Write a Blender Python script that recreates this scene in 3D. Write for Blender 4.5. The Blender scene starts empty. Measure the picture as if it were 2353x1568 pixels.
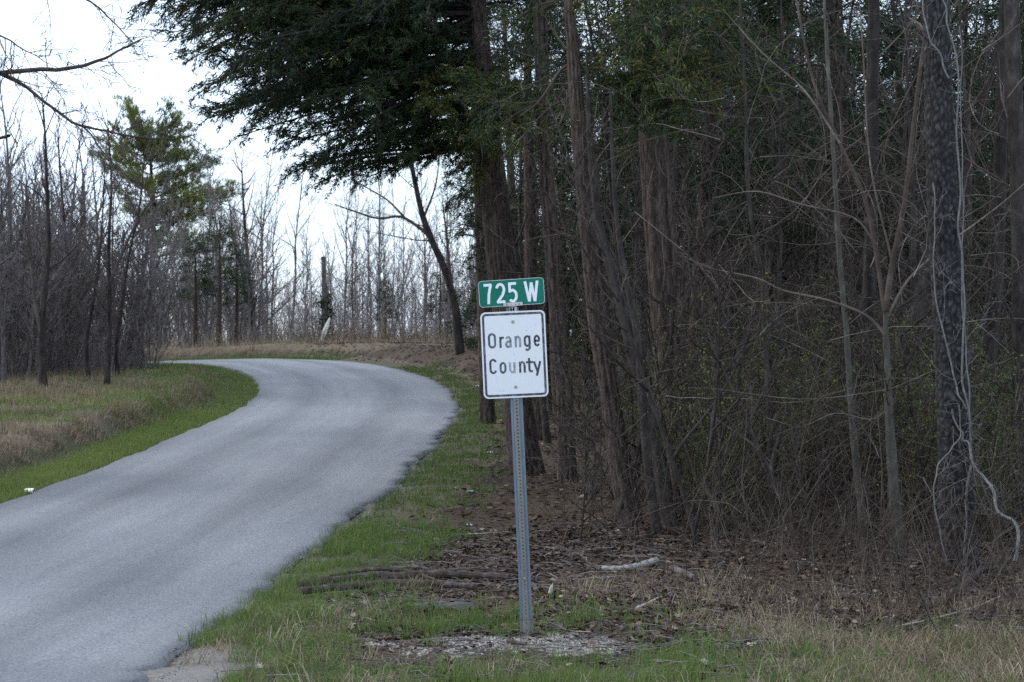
import bpy, math
import numpy as np
from mathutils import Vector

# ------------------------------------------------------------------ camera, sky, sun, exposure
sc = bpy.context.scene
C = sc.collection
EYE = 1.6
PITCH = math.atan((938 - 784) / 5508.0)
cam_d = bpy.data.cameras.new('camera')
cam_d.lens = 55.0; cam_d.sensor_width = 23.5
cam_d.clip_start = 0.1; cam_d.clip_end = 3000
cam_d.dof.use_dof = True; cam_d.dof.focus_distance = 17.0; cam_d.dof.aperture_fstop = 5.6
cam = bpy.data.objects.new('camera', cam_d); C.objects.link(cam)
cam.location = (0, 0, EYE); cam.rotation_euler = (math.pi / 2 + PITCH, 0, 0)
sc.camera = cam

SUN_EL, SUN_AZ = math.radians(38), math.radians(-75)      # azimuth from +Y towards +X
w = bpy.data.worlds.new('World'); sc.world = w; w.use_nodes = True
nt = w.node_tree; N = nt.nodes; L = nt.links
bg = N['Background']
sky = N.new('ShaderNodeTexSky'); sky.sky_type = 'NISHITA'; sky.sun_disc = False
sky.sun_elevation = SUN_EL; sky.sun_rotation = SUN_AZ
sky.air_density = 1.0; sky.dust_density = 1.5; sky.ozone_density = 1.0
tc = N.new('ShaderNodeTexCoord'); mp = N.new('ShaderNodeMapping'); mp.inputs['Scale'].default_value = (1, 1, 2.6)
ns = N.new('ShaderNodeTexNoise'); ns.inputs['Scale'].default_value = 2.4; ns.inputs['Detail'].default_value = 7
rp = N.new('ShaderNodeValToRGB'); rp.color_ramp.elements[0].position = 0.36; rp.color_ramp.elements[1].position = 0.6
rp.color_ramp.elements[0].color = (.35, .35, .35, 1); rp.color_ramp.elements[1].color = (.9, .9, .9, 1)
mx = N.new('ShaderNodeMix'); mx.data_type = 'RGBA'
L.new(tc.outputs['Generated'], mp.inputs[0]); L.new(mp.outputs[0], ns.inputs[0]); L.new(ns.outputs[0], rp.inputs[0])
L.new(rp.outputs[0], mx.inputs[0]); L.new(sky.outputs[0], mx.inputs[6]); mx.inputs[7].default_value = (7.0, 8.3, 10.2, 1)
L.new(mx.outputs[2], bg.inputs[0]); bg.inputs[1].default_value = 0.13

sun_d = bpy.data.lights.new('sun', 'SUN'); sun_d.energy = 0.7; sun_d.angle = math.radians(25); sun_d.color = (1, .95, .87)
sun = bpy.data.objects.new('sun', sun_d); C.objects.link(sun)
sdir = Vector((math.sin(SUN_AZ) * math.cos(SUN_EL), math.cos(SUN_AZ) * math.cos(SUN_EL), math.sin(SUN_EL)))
sun.rotation_euler = sdir.to_track_quat('Z', 'Y').to_euler(); sun.location = (0, 0, 60)

sc.view_settings.view_transform = 'Standard'; sc.view_settings.look = 'None'
sc.view_settings.exposure = 0.8; sc.view_settings.gamma = 1.0
sc.render.engine = 'CYCLES'
sc.cycles.max_bounces = 5; sc.cycles.diffuse_bounces = 2; sc.cycles.glossy_bounces = 2
sc.cycles.transmission_bounces = 3; sc.cycles.transparent_max_bounces = 4
sc.cycles.caustics_reflective = False; sc.cycles.caustics_refractive = False
sc.cycles.use_denoising = False
sc.cycles.use_adaptive_sampling = True; sc.cycles.adaptive_threshold = 0.012

# ------------------------------------------------------------------ helpers
F = 5508.0
CP, SP = math.cos(PITCH), math.sin(PITCH)
def P(px, py, D):
    """a point of the place at depth D (metres ahead), from a measured picture position"""
    a = (px - 1176.5) / F; b = -(py - 784) / F
    dy = CP - b * SP; dz = SP + b * CP
    return np.array([a / dy * D, D, EYE + dz / dy * D])
def sstep(a, b, x):
    t = np.clip((np.asarray(x, float) - a) / (b - a), 0, 1); return t * t * (3 - 2 * t)
def vnoise(x, y, seed=0, scale=1.0):
    x = np.asarray(x, float) / scale; y = np.asarray(y, float) / scale
    xi = np.floor(x).astype(np.int64); yi = np.floor(y).astype(np.int64); xf = x - xi; yf = y - yi
    def h(i, j):
        n = (i * 374761393 + j * 668265263 + seed * 982451653) & 0xffffffff
        n = ((n ^ (n >> 13)) * 1274126177) & 0xffffffff
        return ((n ^ (n >> 16)) & 0xffff) / 65535.0
    u = xf * xf * (3 - 2 * xf); v = yf * yf * (3 - 2 * yf)
    return (h(xi, yi) * (1 - u) + h(xi + 1, yi) * u) * (1 - v) + (h(xi, yi + 1) * (1 - u) + h(xi + 1, yi + 1) * u) * v
def fbm(x, y, seed=0, scale=1.0, o=4):
    s = 0; a = .5; t = 0
    for i in range(o):
        s = s + a * vnoise(x, y, seed + i * 17, scale / 2 ** i); t += a; a *= .5
    return s / t

def set_props(o, label=None, cat=None, group=None, kind=None):
    if label: o['label'] = label
    if cat: o['category'] = cat
    if group: o['group'] = group
    if kind: o['kind'] = kind
    return o
def empty(name, loc=(0, 0, 0), label=None, cat=None, group=None, rz=0):
    o = bpy.data.objects.new(name, None); C.objects.link(o); o.location = loc; o.rotation_euler = (0, 0, rz)
    o.empty_display_size = .2
    return set_props(o, label, cat, group)
def copy_tree(o, parent=None):
    c = o.copy(); C.objects.link(c); c.parent = parent
    for ch in list(o.children): copy_tree(ch, c)
    return c

class MB:
    """collects vertices, faces and one random value per vertex; builds ONE mesh object"""
    def __init__(s): s.v = []; s.f = []; s.c = []; s.n = 0; s.poly = {}
    def add(s, v, f, c=None):
        v = np.asarray(v, float).reshape(-1, 3); f = np.asarray(f, np.int64)
        s.v.append(v); s.f.append(f + s.n); s.n += len(v)
        if c is None: c = np.full(len(v), .5)
        s.c.append(np.broadcast_to(np.asarray(c, float), (len(v),)).copy())
        return s
    def tube(s, pts, rad, sides=5, c=.5):
        pts = np.asarray(pts, float); k = len(pts)
        rad = np.broadcast_to(np.asarray(rad, float), (k,))
        s.poly.setdefault((k, sides), []).append((pts, rad, c)); return s
    def tubes(s, Pt, R, sides=3, c=.5):
        Pt = np.asarray(Pt, float); n, k, _ = Pt.shape
        R = np.broadcast_to(np.asarray(R, float), (n, k))
        c = np.broadcast_to(np.asarray(c, float).reshape(-1, 1) if np.ndim(c) else c, (n, k))
        T = np.gradient(Pt, axis=1); T /= np.linalg.norm(T, axis=2, keepdims=True) + 1e-9
        m = T.mean(1); ref = np.zeros((n, 3)); ref[np.arange(n), np.abs(m).argmin(1)] = 1
        A = np.cross(T, ref[:, None, :]); A /= np.linalg.norm(A, axis=2, keepdims=True) + 1e-9
        B = np.cross(T, A)
        th = np.arange(sides) * 2 * np.pi / sides
        V = Pt[:, :, None, :] + R[:, :, None, None] * (A[:, :, None, :] * np.cos(th)[None, None, :, None] + B[:, :, None, :] * np.sin(th)[None, None, :, None])
        i, j, q = np.meshgrid(np.arange(n), np.arange(k - 1), np.arange(sides), indexing='ij')
        b0 = i * k * sides + j * sides; q2 = (q + 1) % sides
        f = np.stack([b0 + q, b0 + q2, b0 + sides + q2, b0 + sides + q], -1).reshape(-1, 4)
        s.add(V.reshape(-1, 3), f, np.repeat(c.reshape(-1), sides)); return s
    def flush(s):
        for (k, sd), lst in s.poly.items():
            s.tubes(np.stack([a[0] for a in lst]), np.stack([a[1] for a in lst]), sd, np.array([a[2] for a in lst]))
        s.poly = {}
    def box(s, c, d, cc=.5):
        c = np.asarray(c, float); d = np.asarray(d, float) / 2
        v = np.array([[x, y, z] for x in (-1, 1) for y in (-1, 1) for z in (-1, 1)]) * d + c
        return s.add(v, [[0, 1, 3, 2], [4, 6, 7, 5], [0, 4, 5, 1], [2, 3, 7, 6], [0, 2, 6, 4], [1, 5, 7, 3]], cc)
    def mesh(s, name, smooth=None):
        s.flush()
        V = np.concatenate(s.v); me = bpy.data.meshes.new(name)
        me.vertices.add(len(V)); me.vertices.foreach_set('co', V.astype(np.float32).ravel())
        nl = sum(f.size for f in s.f); npoly = sum(len(f) for f in s.f)
        me.loops.add(nl); me.polygons.add(npoly)
        me.loops.foreach_set('vertex_index', np.concatenate([f.ravel() for f in s.f]).astype(np.int32))
        tot = np.concatenate([np.full(len(f), f.shape[1]) for f in s.f])
        st = np.concatenate([[0], np.cumsum(tot)[:-1]])
        me.polygons.foreach_set('loop_start', st.astype(np.int32))
        if smooth is not None: me.polygons.foreach_set('use_smooth', np.full(npoly, bool(smooth)))
        a = me.attributes.new('v', 'FLOAT', 'POINT'); a.data.foreach_set('value', np.concatenate(s.c).astype(np.float32))
        me.update(calc_edges=True); return me
    def build(s, name, m, parent=None, loc=None, smooth=None, **kw):
        me = s.mesh(name, smooth); me.materials.append(m)
        o = bpy.data.objects.new(name, me); C.objects.link(o); o.parent = parent
        if loc is not None: o.location = loc
        return set_props(o, **kw)

# ------------------------------------------------------------------ materials
def new_mat(name, rough=.8, spec=.3):
    m = bpy.data.materials.new(name); m.use_nodes = True
    b = m.node_tree.nodes['Principled BSDF']; b.inputs['Roughness'].default_value = rough
    b.inputs['Specular IOR Level'].default_value = spec
    return m, m.node_tree.nodes, m.node_tree.links, b
def ramp(N, stops):
    r = N.new('ShaderNodeValToRGB'); e = r.color_ramp.elements
    while len(e) < len(stops): e.new(.5)
    for x, (p, c) in zip(e, stops): x.position = p; x.color = (*c, 1)
    return r
def bark(name, stops, scale, stretch=(1, 1, 1), rough=.9, bump=.4, kind='noise', dist=.02, spec=.2):
    m, N, L, b = new_mat(name, rough, spec)
    t = N.new('ShaderNodeTexCoord'); mp = N.new('ShaderNodeMapping'); mp.inputs['Scale'].default_value = stretch
    L.new(t.outputs['Object'], mp.inputs[0])
    n = N.new('ShaderNodeTexNoise'); n.inputs['Scale'].default_value = scale; n.inputs['Detail'].default_value = 6; n.inputs['Roughness'].default_value = .65
    L.new(mp.outputs[0], n.inputs[0])
    at = N.new('ShaderNodeAttribute'); at.attribute_name = 'v'
    ad = N.new('ShaderNodeMath'); ad.operation = 'MULTIPLY_ADD'; ad.inputs[1].default_value = .5; ad.inputs[2].default_value = -.25
    L.new(at.outputs['Fac'], ad.inputs[0])
    a2 = N.new('ShaderNodeMath'); L.new(n.outputs[0], a2.inputs[0]); L.new(ad.outputs[0], a2.inputs[1])
    r = ramp(N, stops); L.new(a2.outputs[0], r.inputs[0]); L.new(r.outputs[0], b.inputs['Base Color'])
    if bump:
        bp = N.new('ShaderNodeBump'); bp.inputs['Strength'].default_value = bump; bp.inputs['Distance'].default_value = dist
        L.new(n.outputs[0], bp.inputs['Height']); L.new(bp.outputs[0], b.inputs['Normal'])
    return m
def attr_mat(name, stops, rough=.6, spec=.25, trans=0.0, nscale=0):
    m, N, L, b = new_mat(name, rough, spec)
    at = N.new('ShaderNodeAttribute'); at.attribute_name = 'v'
    r = ramp(N, stops); L.new(at.outputs['Fac'], r.inputs[0])
    L.new(r.outputs[0], b.inputs['Base Color'])
    if trans:
        tr = N.new('ShaderNodeBsdfTranslucent'); L.new(r.outputs[0], tr.inputs[0])
        ms = N.new('ShaderNodeMixShader'); ms.inputs[0].default_value = trans
        out = N['Material Output']; L.new(b.outputs[0], ms.inputs[1]); L.new(tr.outputs[0], ms.inputs[2]); L.new(ms.outputs[0], out.inputs[0])
    return m

M = {}
M['cedar_bark'] = bark('cedar_bark', [(.32, (.016, .011, .009)), (.5, (.054, .038, .031)), (.7, (.13, .1, .086))], 13, (3, 3, .55), bump=1.0)
M['grey_bark'] = bark('grey_bark', [(.3, (.04, .034, .03)), (.55, (.12, .1, .09)), (.75, (.22, .2, .18))], 14, (1, 1, .4), bump=.5)
M['block_bark'] = bark('block_bark', [(.25, (.009, .008, .008)), (.55, (.032, .029, .028)), (.9, (.1, .096, .094))], 13, bump=.6)
M['smooth_bark'] = bark('smooth_bark', [(.3, (.05, .046, .037)), (.6, (.095, .088, .072)), (.8, (.16, .15, .13))], 11, (1, 1, .6), bump=.25)
M['dark_bark'] = bark('dark_bark', [(.3, (.014, .011, .010)), (.6, (.045, .037, .033)), (.8, (.09, .08, .072))], 12, (1, 1, .4), bump=.5)
M['twig'] = bark('twig', [(.2, (.05, .04, .038)), (.5, (.13, .11, .105)), (.85, (.26, .235, .22))], 3, bump=0)
M['twig_dark'] = bark('twig_dark', [(.2, (.03, .023, .02)), (.5, (.075, .058, .05)), (.85, (.15, .12, .1))], 3, bump=0)
M['vine'] = bark('vine', [(.2, (.07, .066, .062)), (.6, (.17, .163, .155)), (.85, (.3, .29, .28))], 20, bump=.3)
M['pale_wood'] = bark('pale_wood', [(.2, (.2, .165, .12)), (.6, (.46, .41, .33)), (.95, (.8, .77, .7))], 22, (4, 4, .6), bump=.4)
M['log_bark'] = bark('log_bark', [(.25, (.02, .015, .012)), (.55, (.075, .055, .045)), (.8, (.18, .16, .15))], 16, bump=.7)
M['white_log'] = bark('white_log', [(.3, (.06, .05, .042)), (.5, (.3, .28, .25)), (.8, (.48, .46, .43))], 12, bump=.4)
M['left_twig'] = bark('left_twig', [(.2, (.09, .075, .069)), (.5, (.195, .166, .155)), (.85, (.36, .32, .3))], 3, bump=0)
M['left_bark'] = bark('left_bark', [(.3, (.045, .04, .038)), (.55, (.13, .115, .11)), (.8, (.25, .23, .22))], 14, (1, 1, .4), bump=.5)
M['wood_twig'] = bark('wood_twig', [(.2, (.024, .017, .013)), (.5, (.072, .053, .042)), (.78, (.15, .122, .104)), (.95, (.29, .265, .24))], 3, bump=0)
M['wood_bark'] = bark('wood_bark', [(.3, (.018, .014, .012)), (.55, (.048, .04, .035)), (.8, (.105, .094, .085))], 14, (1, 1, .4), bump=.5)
M['cedar_leaf'] = attr_mat('cedar_leaf', [(0, (.011, .02, .009)), (.5, (.024, .044, .014)), (.8, (.062, .082, .022)), (1, (.15, .13, .03))], trans=.2)
M['pine_leaf'] = attr_mat('pine_leaf', [(0, (.03, .045, .018)), (.6, (.085, .115, .028)), (1, (.21, .22, .045))], trans=.2)
M['grass'] = attr_mat('grass', [(0, (.05, .076, .023)), (.55, (.1, .152, .037)), (1, (.2, .24, .07))], trans=.3)
M['straw'] = attr_mat('straw', [(0, (.08, .055, .035)), (.5, (.24, .185, .115)), (1, (.48, .41, .29))], trans=.2)
M['litter'] = attr_mat('litter', [(0, (.027, .018, .013)), (.4, (.078, .05, .035)), (.75, (.165, .112, .076)), (1, (.36, .29, .225))], rough=.7, trans=.1)
M['young_leaf'] = attr_mat('young_leaf', [(0, (.062, .078, .03)), (.6, (.11, .138, .043)), (1, (.24, .28, .065))], trans=.35)
M['gravel'] = attr_mat('gravel', [(0, (.08, .062, .048)), (.5, (.25, .22, .188)), (1, (.52, .485, .44))], rough=.85)

def speckle(name, stops, scale, rough=.85, bump=.2):
    return bark(name, stops, scale, bump=bump, rough=rough)

# ------------------------------------------------------------------ terrain and road
_T = np.array([(0, 0), (16.5, 0), (20, .15), (25, .48), (30, .8), (38, 1.28), (48, 1.8), (58, 2.5), (64, 2.85), (70, 3.06),
               (76, 3.2), (85, 3.6), (100, 4.0), (130, 4.1), (200, 1.5), (700, -8), (3000, -30)])
_yy = np.arange(-20, 3000, .5); _hh = np.interp(_yy, _T[:, 0], _T[:, 1])
_k = np.ones(9) / 9; _hs = np.convolve(np.pad(_hh, 4, 'edge'), _k, 'valid')
CL = np.array([(-4.45, -6), (-4.4, 6), (-4.3, 12), (-4.1, 18), (-3.7, 24), (-3.3, 30), (-3.02, 38), (-3.05, 46), (-3.65, 53), (-4.95, 59.2),
               (-7.0, 64.6), (-10, 68.4), (-14, 70.8), (-20, 72.6), (-34, 75), (-60, 78)])
def catmull(p, n=24):
    p = np.vstack([2 * p[0] - p[1], p, 2 * p[-1] - p[-2]]); out = []
    for i in range(1, len(p) - 2):
        t = np.linspace(0, 1, n, endpoint=False)[:, None]; a, b, c, d = p[i - 1:i + 3]
        out.append(.5 * (2 * b + (c - a) * t + (2 * a - 5 * b + 4 * c - d) * t * t + (3 * b - a - 3 * c + d) * t ** 3))
    out.append(p[-2:-1]); return np.vstack(out)
ROAD = catmull(CL)
_rt = np.gradient(ROAD, axis=0); _rt /= np.linalg.norm(_rt, axis=1, keepdims=True)
_rn = np.stack([_rt[:, 1], -_rt[:, 0]], 1)          # towards the right-hand edge
HW = 2.0
def road_d_exact(x, y):
    """signed distance from the centre line, + to the right"""
    x = np.atleast_1d(np.asarray(x, float)).ravel(); y = np.atleast_1d(np.asarray(y, float)).ravel(); out = np.empty(len(x))
    for s in range(0, len(x), 20000):
        q = np.stack([x[s:s + 20000], y[s:s + 20000]], 1)
        d = ((q[:, None, :] - ROAD[None]) ** 2).sum(2); i = d.argmin(1)
        e = q - ROAD[i]; sg = np.sign((e * _rn[i]).sum(1)); out[s:s + 20000] = np.sqrt(d[np.arange(len(q)), i]) * np.where(sg == 0, 1, sg)
    return out
_gx = np.arange(-30, 16.01, .2); _gy = np.arange(6, 132.01, .2); _GX, _GY = np.meshgrid(_gx, _gy)
_GD = road_d_exact(_GX, _GY).reshape(_GX.shape)
def road_d(x, y):
    x = np.atleast_1d(np.asarray(x, float)).ravel(); y = np.atleast_1d(np.asarray(y, float)).ravel()
    u = (np.clip(x, -30, 15.9) + 30) / .2; v = (np.clip(y, 6, 131.9) - 6) / .2; i = u.astype(int); j = v.astype(int); f = u - i; g = v - j
    d = (_GD[j, i] * (1 - f) + _GD[j, i + 1] * f) * (1 - g) + (_GD[j + 1, i] * (1 - f) + _GD[j + 1, i + 1] * f) * g
    o = (x < -30) | (x > 15.9) | (y < 6) | (y > 131.9)
    if o.any(): d[o] = road_d_exact(x[o], y[o])
    return d
FOOT = 0.0
def gz0(x, y):
    x = np.asarray(x, float); y = np.asarray(y, float)
    return np.interp(y, _yy, _hs) - .035 * np.clip(-7 - x, 0, 14) * sstep(57, 64, y)
def gz(x, y, d=None):
    """ground height"""
    sh = np.shape(x); x = np.atleast_1d(np.asarray(x, float)).ravel(); y = np.atleast_1d(np.asarray(y, float)).ravel()
    if d is None: d = road_d(x, y)
    h = gz0(x, y)
    off = np.abs(d) - HW
    h = h + np.where(d < 0, sstep(.75, 1.35, off) * .32 * sstep(20, 27, y) * (1 - sstep(50, 60, y)), 0)
    h = h + np.where(d > 0, sstep(.7, 2.2, off) * .42 * sstep(46, 56, y) * (1 - sstep(74, 84, y)), 0)
    h = h + sstep(.2, 1.2, off) * ((fbm(x, y, 3, 2.2) - .5) * .16 + (fbm(x, y, 9, .5, 3) - .5) * .05)
    h = h - .03 * sstep(.35, .0, np.abs(off) - 0.0) * (off > -.0)
    h = h - FOOT * np.exp(-((x - .109) ** 2 / .9 + (y - 16.9) ** 2 / 1.2))
    return h.reshape(sh) if sh else float(h[0])
_f = P(1212, 1460, 16.9); FOOT = gz(_f[0], _f[1]) - _f[2] + .012
def gp(x, y): return np.array([x, y, gz(x, y)])

def gravel_mask(x, y):
    n = fbm(x, y, 31, .5)
    a = .95 - (((x + .02) / 1.0) ** 2 + ((y - 16.3) / .78) ** 2) + (n - .5) * 2.8
    b = 1.0 - (((x + 2.02) / .5) ** 2 + ((y - 13.4) / 3.0) ** 2) + (n - .5) * 1.5
    return np.clip(np.maximum(sstep(0, .5, a), .84 * sstep(.0, .8, b)), 0, 1)

def build_ground():
    ys = np.concatenate([np.arange(8, 26, .13), np.arange(26, 50, .24), np.arange(50, 90, .45), np.arange(90, 140, 1.2), np.geomspace(140, 2800, 22)])
    xs = np.concatenate([-np.geomspace(2200, 16, 20), np.arange(-15.5, -8, .35), np.arange(-8, 8.01, .14), np.arange(8.3, 14, .4), np.geomspace(14.5, 2200, 20)])
    X, Y = np.meshgrid(xs, ys); d = road_d(X, Y).reshape(X.shape)
    Z = gz(X, Y, d.ravel()); Z = np.where(np.abs(d) < HW - .04, Z - .07, Z)
    n = len(xs); i, j = np.meshgrid(np.arange(n - 1), np.arange(len(ys) - 1)); a = (j * n + i).ravel()
    mb = MB(); x, y, dd = X.ravel(), Y.ravel(), d.ravel(); off = np.abs(dd) - HW
    # v: what the ground is covered with  0 dark leaf soil .. .33 brown thatch .. .6 grassy earth .. 1 pale gravel
    nz = fbm(x, y, 5, 1.6)
    left = dd < 0
    v = np.where(left, .42 + (nz - .5) * .5, .1 + (nz - .5) * .25)
    v = np.where(left & (off < 1.1), .6, v)
    v = np.where((~left) & (off < .9 + (nz - .5)), .5, v)
    v = np.where((y > 66) & (off > 1.5), .3 + (nz - .5) * .3, v)
    v = np.where((~left) & (y < 15.6) & (x > 1.2), .36, v)
    gm = gravel_mask(x, y); v = np.where(~left, v * (1 - gm) + gm, v)
    g2 = .5 * sstep(.35, .02, off + (fbm(x, y, 77, .4) - .5) * .5) * (~left) * (y < 45); v = v * (1 - g2) + .95 * g2
    mb.add(np.stack([X, Y, Z], -1).reshape(-1, 3), np.stack([a, a + 1, a + n + 1, a + n], 1), np.clip(v, 0, 1))
    m, N, L, b = new_mat('ground', .95, .15)
    at = N.new('ShaderNodeAttribute'); at.attribute_name = 'v'
    t = N.new('ShaderNodeTexCoord'); nn = N.new('ShaderNodeTexNoise'); nn.inputs['Scale'].default_value = 22; nn.inputs['Detail'].default_value = 8; nn.inputs['Roughness'].default_value = .75
    L.new(t.outputs['Object'], nn.inputs[0])
    r = ramp(N, [(0, (.045, .028, .02)), (.33, (.15, .115, .075)), (.6, (.07, .07, .035)), (.84, (.2, .178, .158)), (1, (.25, .23, .205))])
    L.new(at.outputs['Fac'], r.inputs[0])
    r2 = ramp(N, [(.25, (.35, .35, .35)), (.75, (1.5, 1.5, 1.5))]); L.new(nn.outputs[0], r2.inputs[0])
    mm = N.new('ShaderNodeMix'); mm.data_type = 'RGBA'; mm.blend_type = 'MULTIPLY'; mm.inputs[0].default_value = 1
    L.new(r.outputs[0], mm.inputs[6]); L.new(r2.outputs[0], mm.inputs[7]); L.new(mm.outputs[2], b.inputs['Base Color'])
    bp = N.new('ShaderNodeBump'); bp.inputs['Strength'].default_value = .7; bp.inputs['Distance'].default_value = .03
    L.new(nn.outputs[0], bp.inputs['Height']); L.new(bp.outputs[0], b.inputs['Normal'])
    mb.build('ground', m, smooth=True, kind='structure')
build_ground()

def build_road():
    # resample centre line evenly
    seg = np.concatenate([[0], np.cumsum(np.linalg.norm(np.diff(ROAD, axis=0), axis=1))])
    s = np.arange(0, seg[-1], .22); cx = np.interp(s, seg, ROAD[:, 0]); cy = np.interp(s, seg, ROAD[:, 1])
    tx = np.gradient(cx); ty = np.gradient(cy); l = np.hypot(tx, ty); nx, ny = ty / l, -tx / l
    lat = np.array([-1, -.985, -.93, -.8, -.6, -.4, -.2, 0, .2, .4, .6, .8, .93, .985, 1.0])
    jl = (fbm(s, s * 0, 5, 1.6) - .5) * .12 + (fbm(s, s * 0, 6, .5) - .5) * .1
    jr = (fbm(s, s * 0, 8, 1.1) - .5) * .24 + (fbm(s, s * 0, 9, .35) - .5) * .2
    W = np.where(lat[None] < 0, HW + jl[:, None], HW + jr[:, None]) * lat[None]
    X = cx[:, None] + nx[:, None] * W; Y = cy[:, None] + ny[:, None] * W
    Z = gz0(X, Y) + .03 * (1 - lat[None] ** 2) + .012; Z[:, 0] -= .045; Z[:, -1] -= .05
    n = len(lat); i, j = np.meshgrid(np.arange(n - 1), np.arange(len(s) - 1)); a = (j * n + i).ravel()
    mb = MB(); mb.add(np.stack([X, Y, Z], -1).reshape(-1, 3), np.stack([a, a + 1, a + n + 1, a + n], 1), np.broadcast_to(lat * .5 + .5, X.shape).ravel())
    m, N, L, b = new_mat('chip_seal', .78, .35)
    t = N.new('ShaderNodeTexCoord')
    n1 = N.new('ShaderNodeTexNoise'); n1.inputs['Scale'].default_value = 48; n1.inputs['Detail'].default_value = 4; n1.inputs['Roughness'].default_value = .8
    n2 = N.new('ShaderNodeTexNoise'); n2.inputs['Scale'].default_value = 1.0; n2.inputs['Detail'].default_value = 4
    mp = N.new('ShaderNodeMapping'); mp.inputs['Scale'].default_value = (1.6, .35, 1)
    as_ = N.new('ShaderNodeAttribute'); as_.attribute_name = 's'; av = N.new('ShaderNodeAttribute'); av.attribute_name = 'v'; cx_ = N.new('ShaderNodeCombineXYZ')
    L.new(av.outputs['Fac'], cx_.inputs[0]); L.new(as_.outputs['Fac'], cx_.inputs[1]); mp.inputs['Scale'].default_value = (16, .22, 1)
    L.new(t.outputs['Object'], n1.inputs[0]); L.new(cx_.outputs[0], mp.inputs[0]); L.new(mp.outputs[0], n2.inputs[0])
    at = N.new('ShaderNodeAttribute'); at.attribute_name = 'v'
    wv = ramp(N, [(0, (.55,) * 3), (.05, (.85,) * 3), (.16, (1.03,) * 3), (.29, (.74,) * 3), (.42, (1.02,) * 3), (.56, (1.05,) * 3), (.7, (.74,) * 3), (.82, (1.04,) * 3), (.95, (.95,) * 3), (1, (.78,) * 3)])
    L.new(at.outputs['Fac'], wv.inputs[0])
    r1 = ramp(N, [(.32, (.07, .071, .073)), (.5, (.188, .189, .193)), (.68, (.335, .335, .333))]); L.new(n1.outputs[0], r1.inputs[0])
    r2 = ramp(N, [(.3, (.87, .88, .89)), (.7, (1.09, 1.085, 1.08))]); L.new(n2.outputs[0], r2.inputs[0])
    m1 = N.new('ShaderNodeMix'); m1.data_type = 'RGBA'; m1.blend_type = 'MULTIPLY'; m1.inputs[0].default_value = 1
    m2 = N.new('ShaderNodeMix'); m2.data_type = 'RGBA'; m2.blend_type = 'MULTIPLY'; m2.inputs[0].default_value = 1
    L.new(r1.outputs[0], m1.inputs[6]); L.new(r2.outputs[0], m1.inputs[7]); L.new(m1.outputs[2], m2.inputs[6]); L.new(wv.outputs[0], m2.inputs[7])
    n3 = N.new('ShaderNodeTexNoise'); n3.inputs['Scale'].default_value = .16; n3.inputs['Detail'].default_value = 2; L.new(t.outputs['Object'], n3.inputs[0])
    r3 = ramp(N, [(.36, (.72, .73, .75)), (.62, (1.12, 1.11, 1.1))]); L.new(n3.outputs[0], r3.inputs[0])  # broad darker areas paint the overhang's shade into the asphalt colour
    m3 = N.new('ShaderNodeMix'); m3.data_type = 'RGBA'; m3.blend_type = 'MULTIPLY'; m3.inputs[0].default_value = 1; L.new(m2.outputs[2], m3.inputs[6]); L.new(r3.outputs[0], m3.inputs[7])
    L.new(m3.outputs[2], b.inputs['Base Color'])
    bp = N.new('ShaderNodeBump'); bp.inputs['Strength'].default_value = .5; bp.inputs['Distance'].default_value = .01
    L.new(n1.outputs[0], bp.inputs['Height']); L.new(bp.outputs[0], b.inputs['Normal'])
    ro = mb.build('road', m, smooth=True, kind='structure'); ra = ro.data.attributes.new('s', 'FLOAT', 'POINT'); ra.data.foreach_set('value', np.broadcast_to(s[:, None], X.shape).astype(np.float32).ravel())
build_road()

# ------------------------------------------------------------------ the sign
def arc(cx, cy, rx, ry, a0, a1, n=14):
    t = np.radians(np.linspace(a0, a1, n)); return np.stack([cx + rx * np.cos(t), cy + ry * np.sin(t)], 1)
def J(*a): return np.vstack([np.atleast_2d(np.asarray(x, float)) for x in a])
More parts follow.
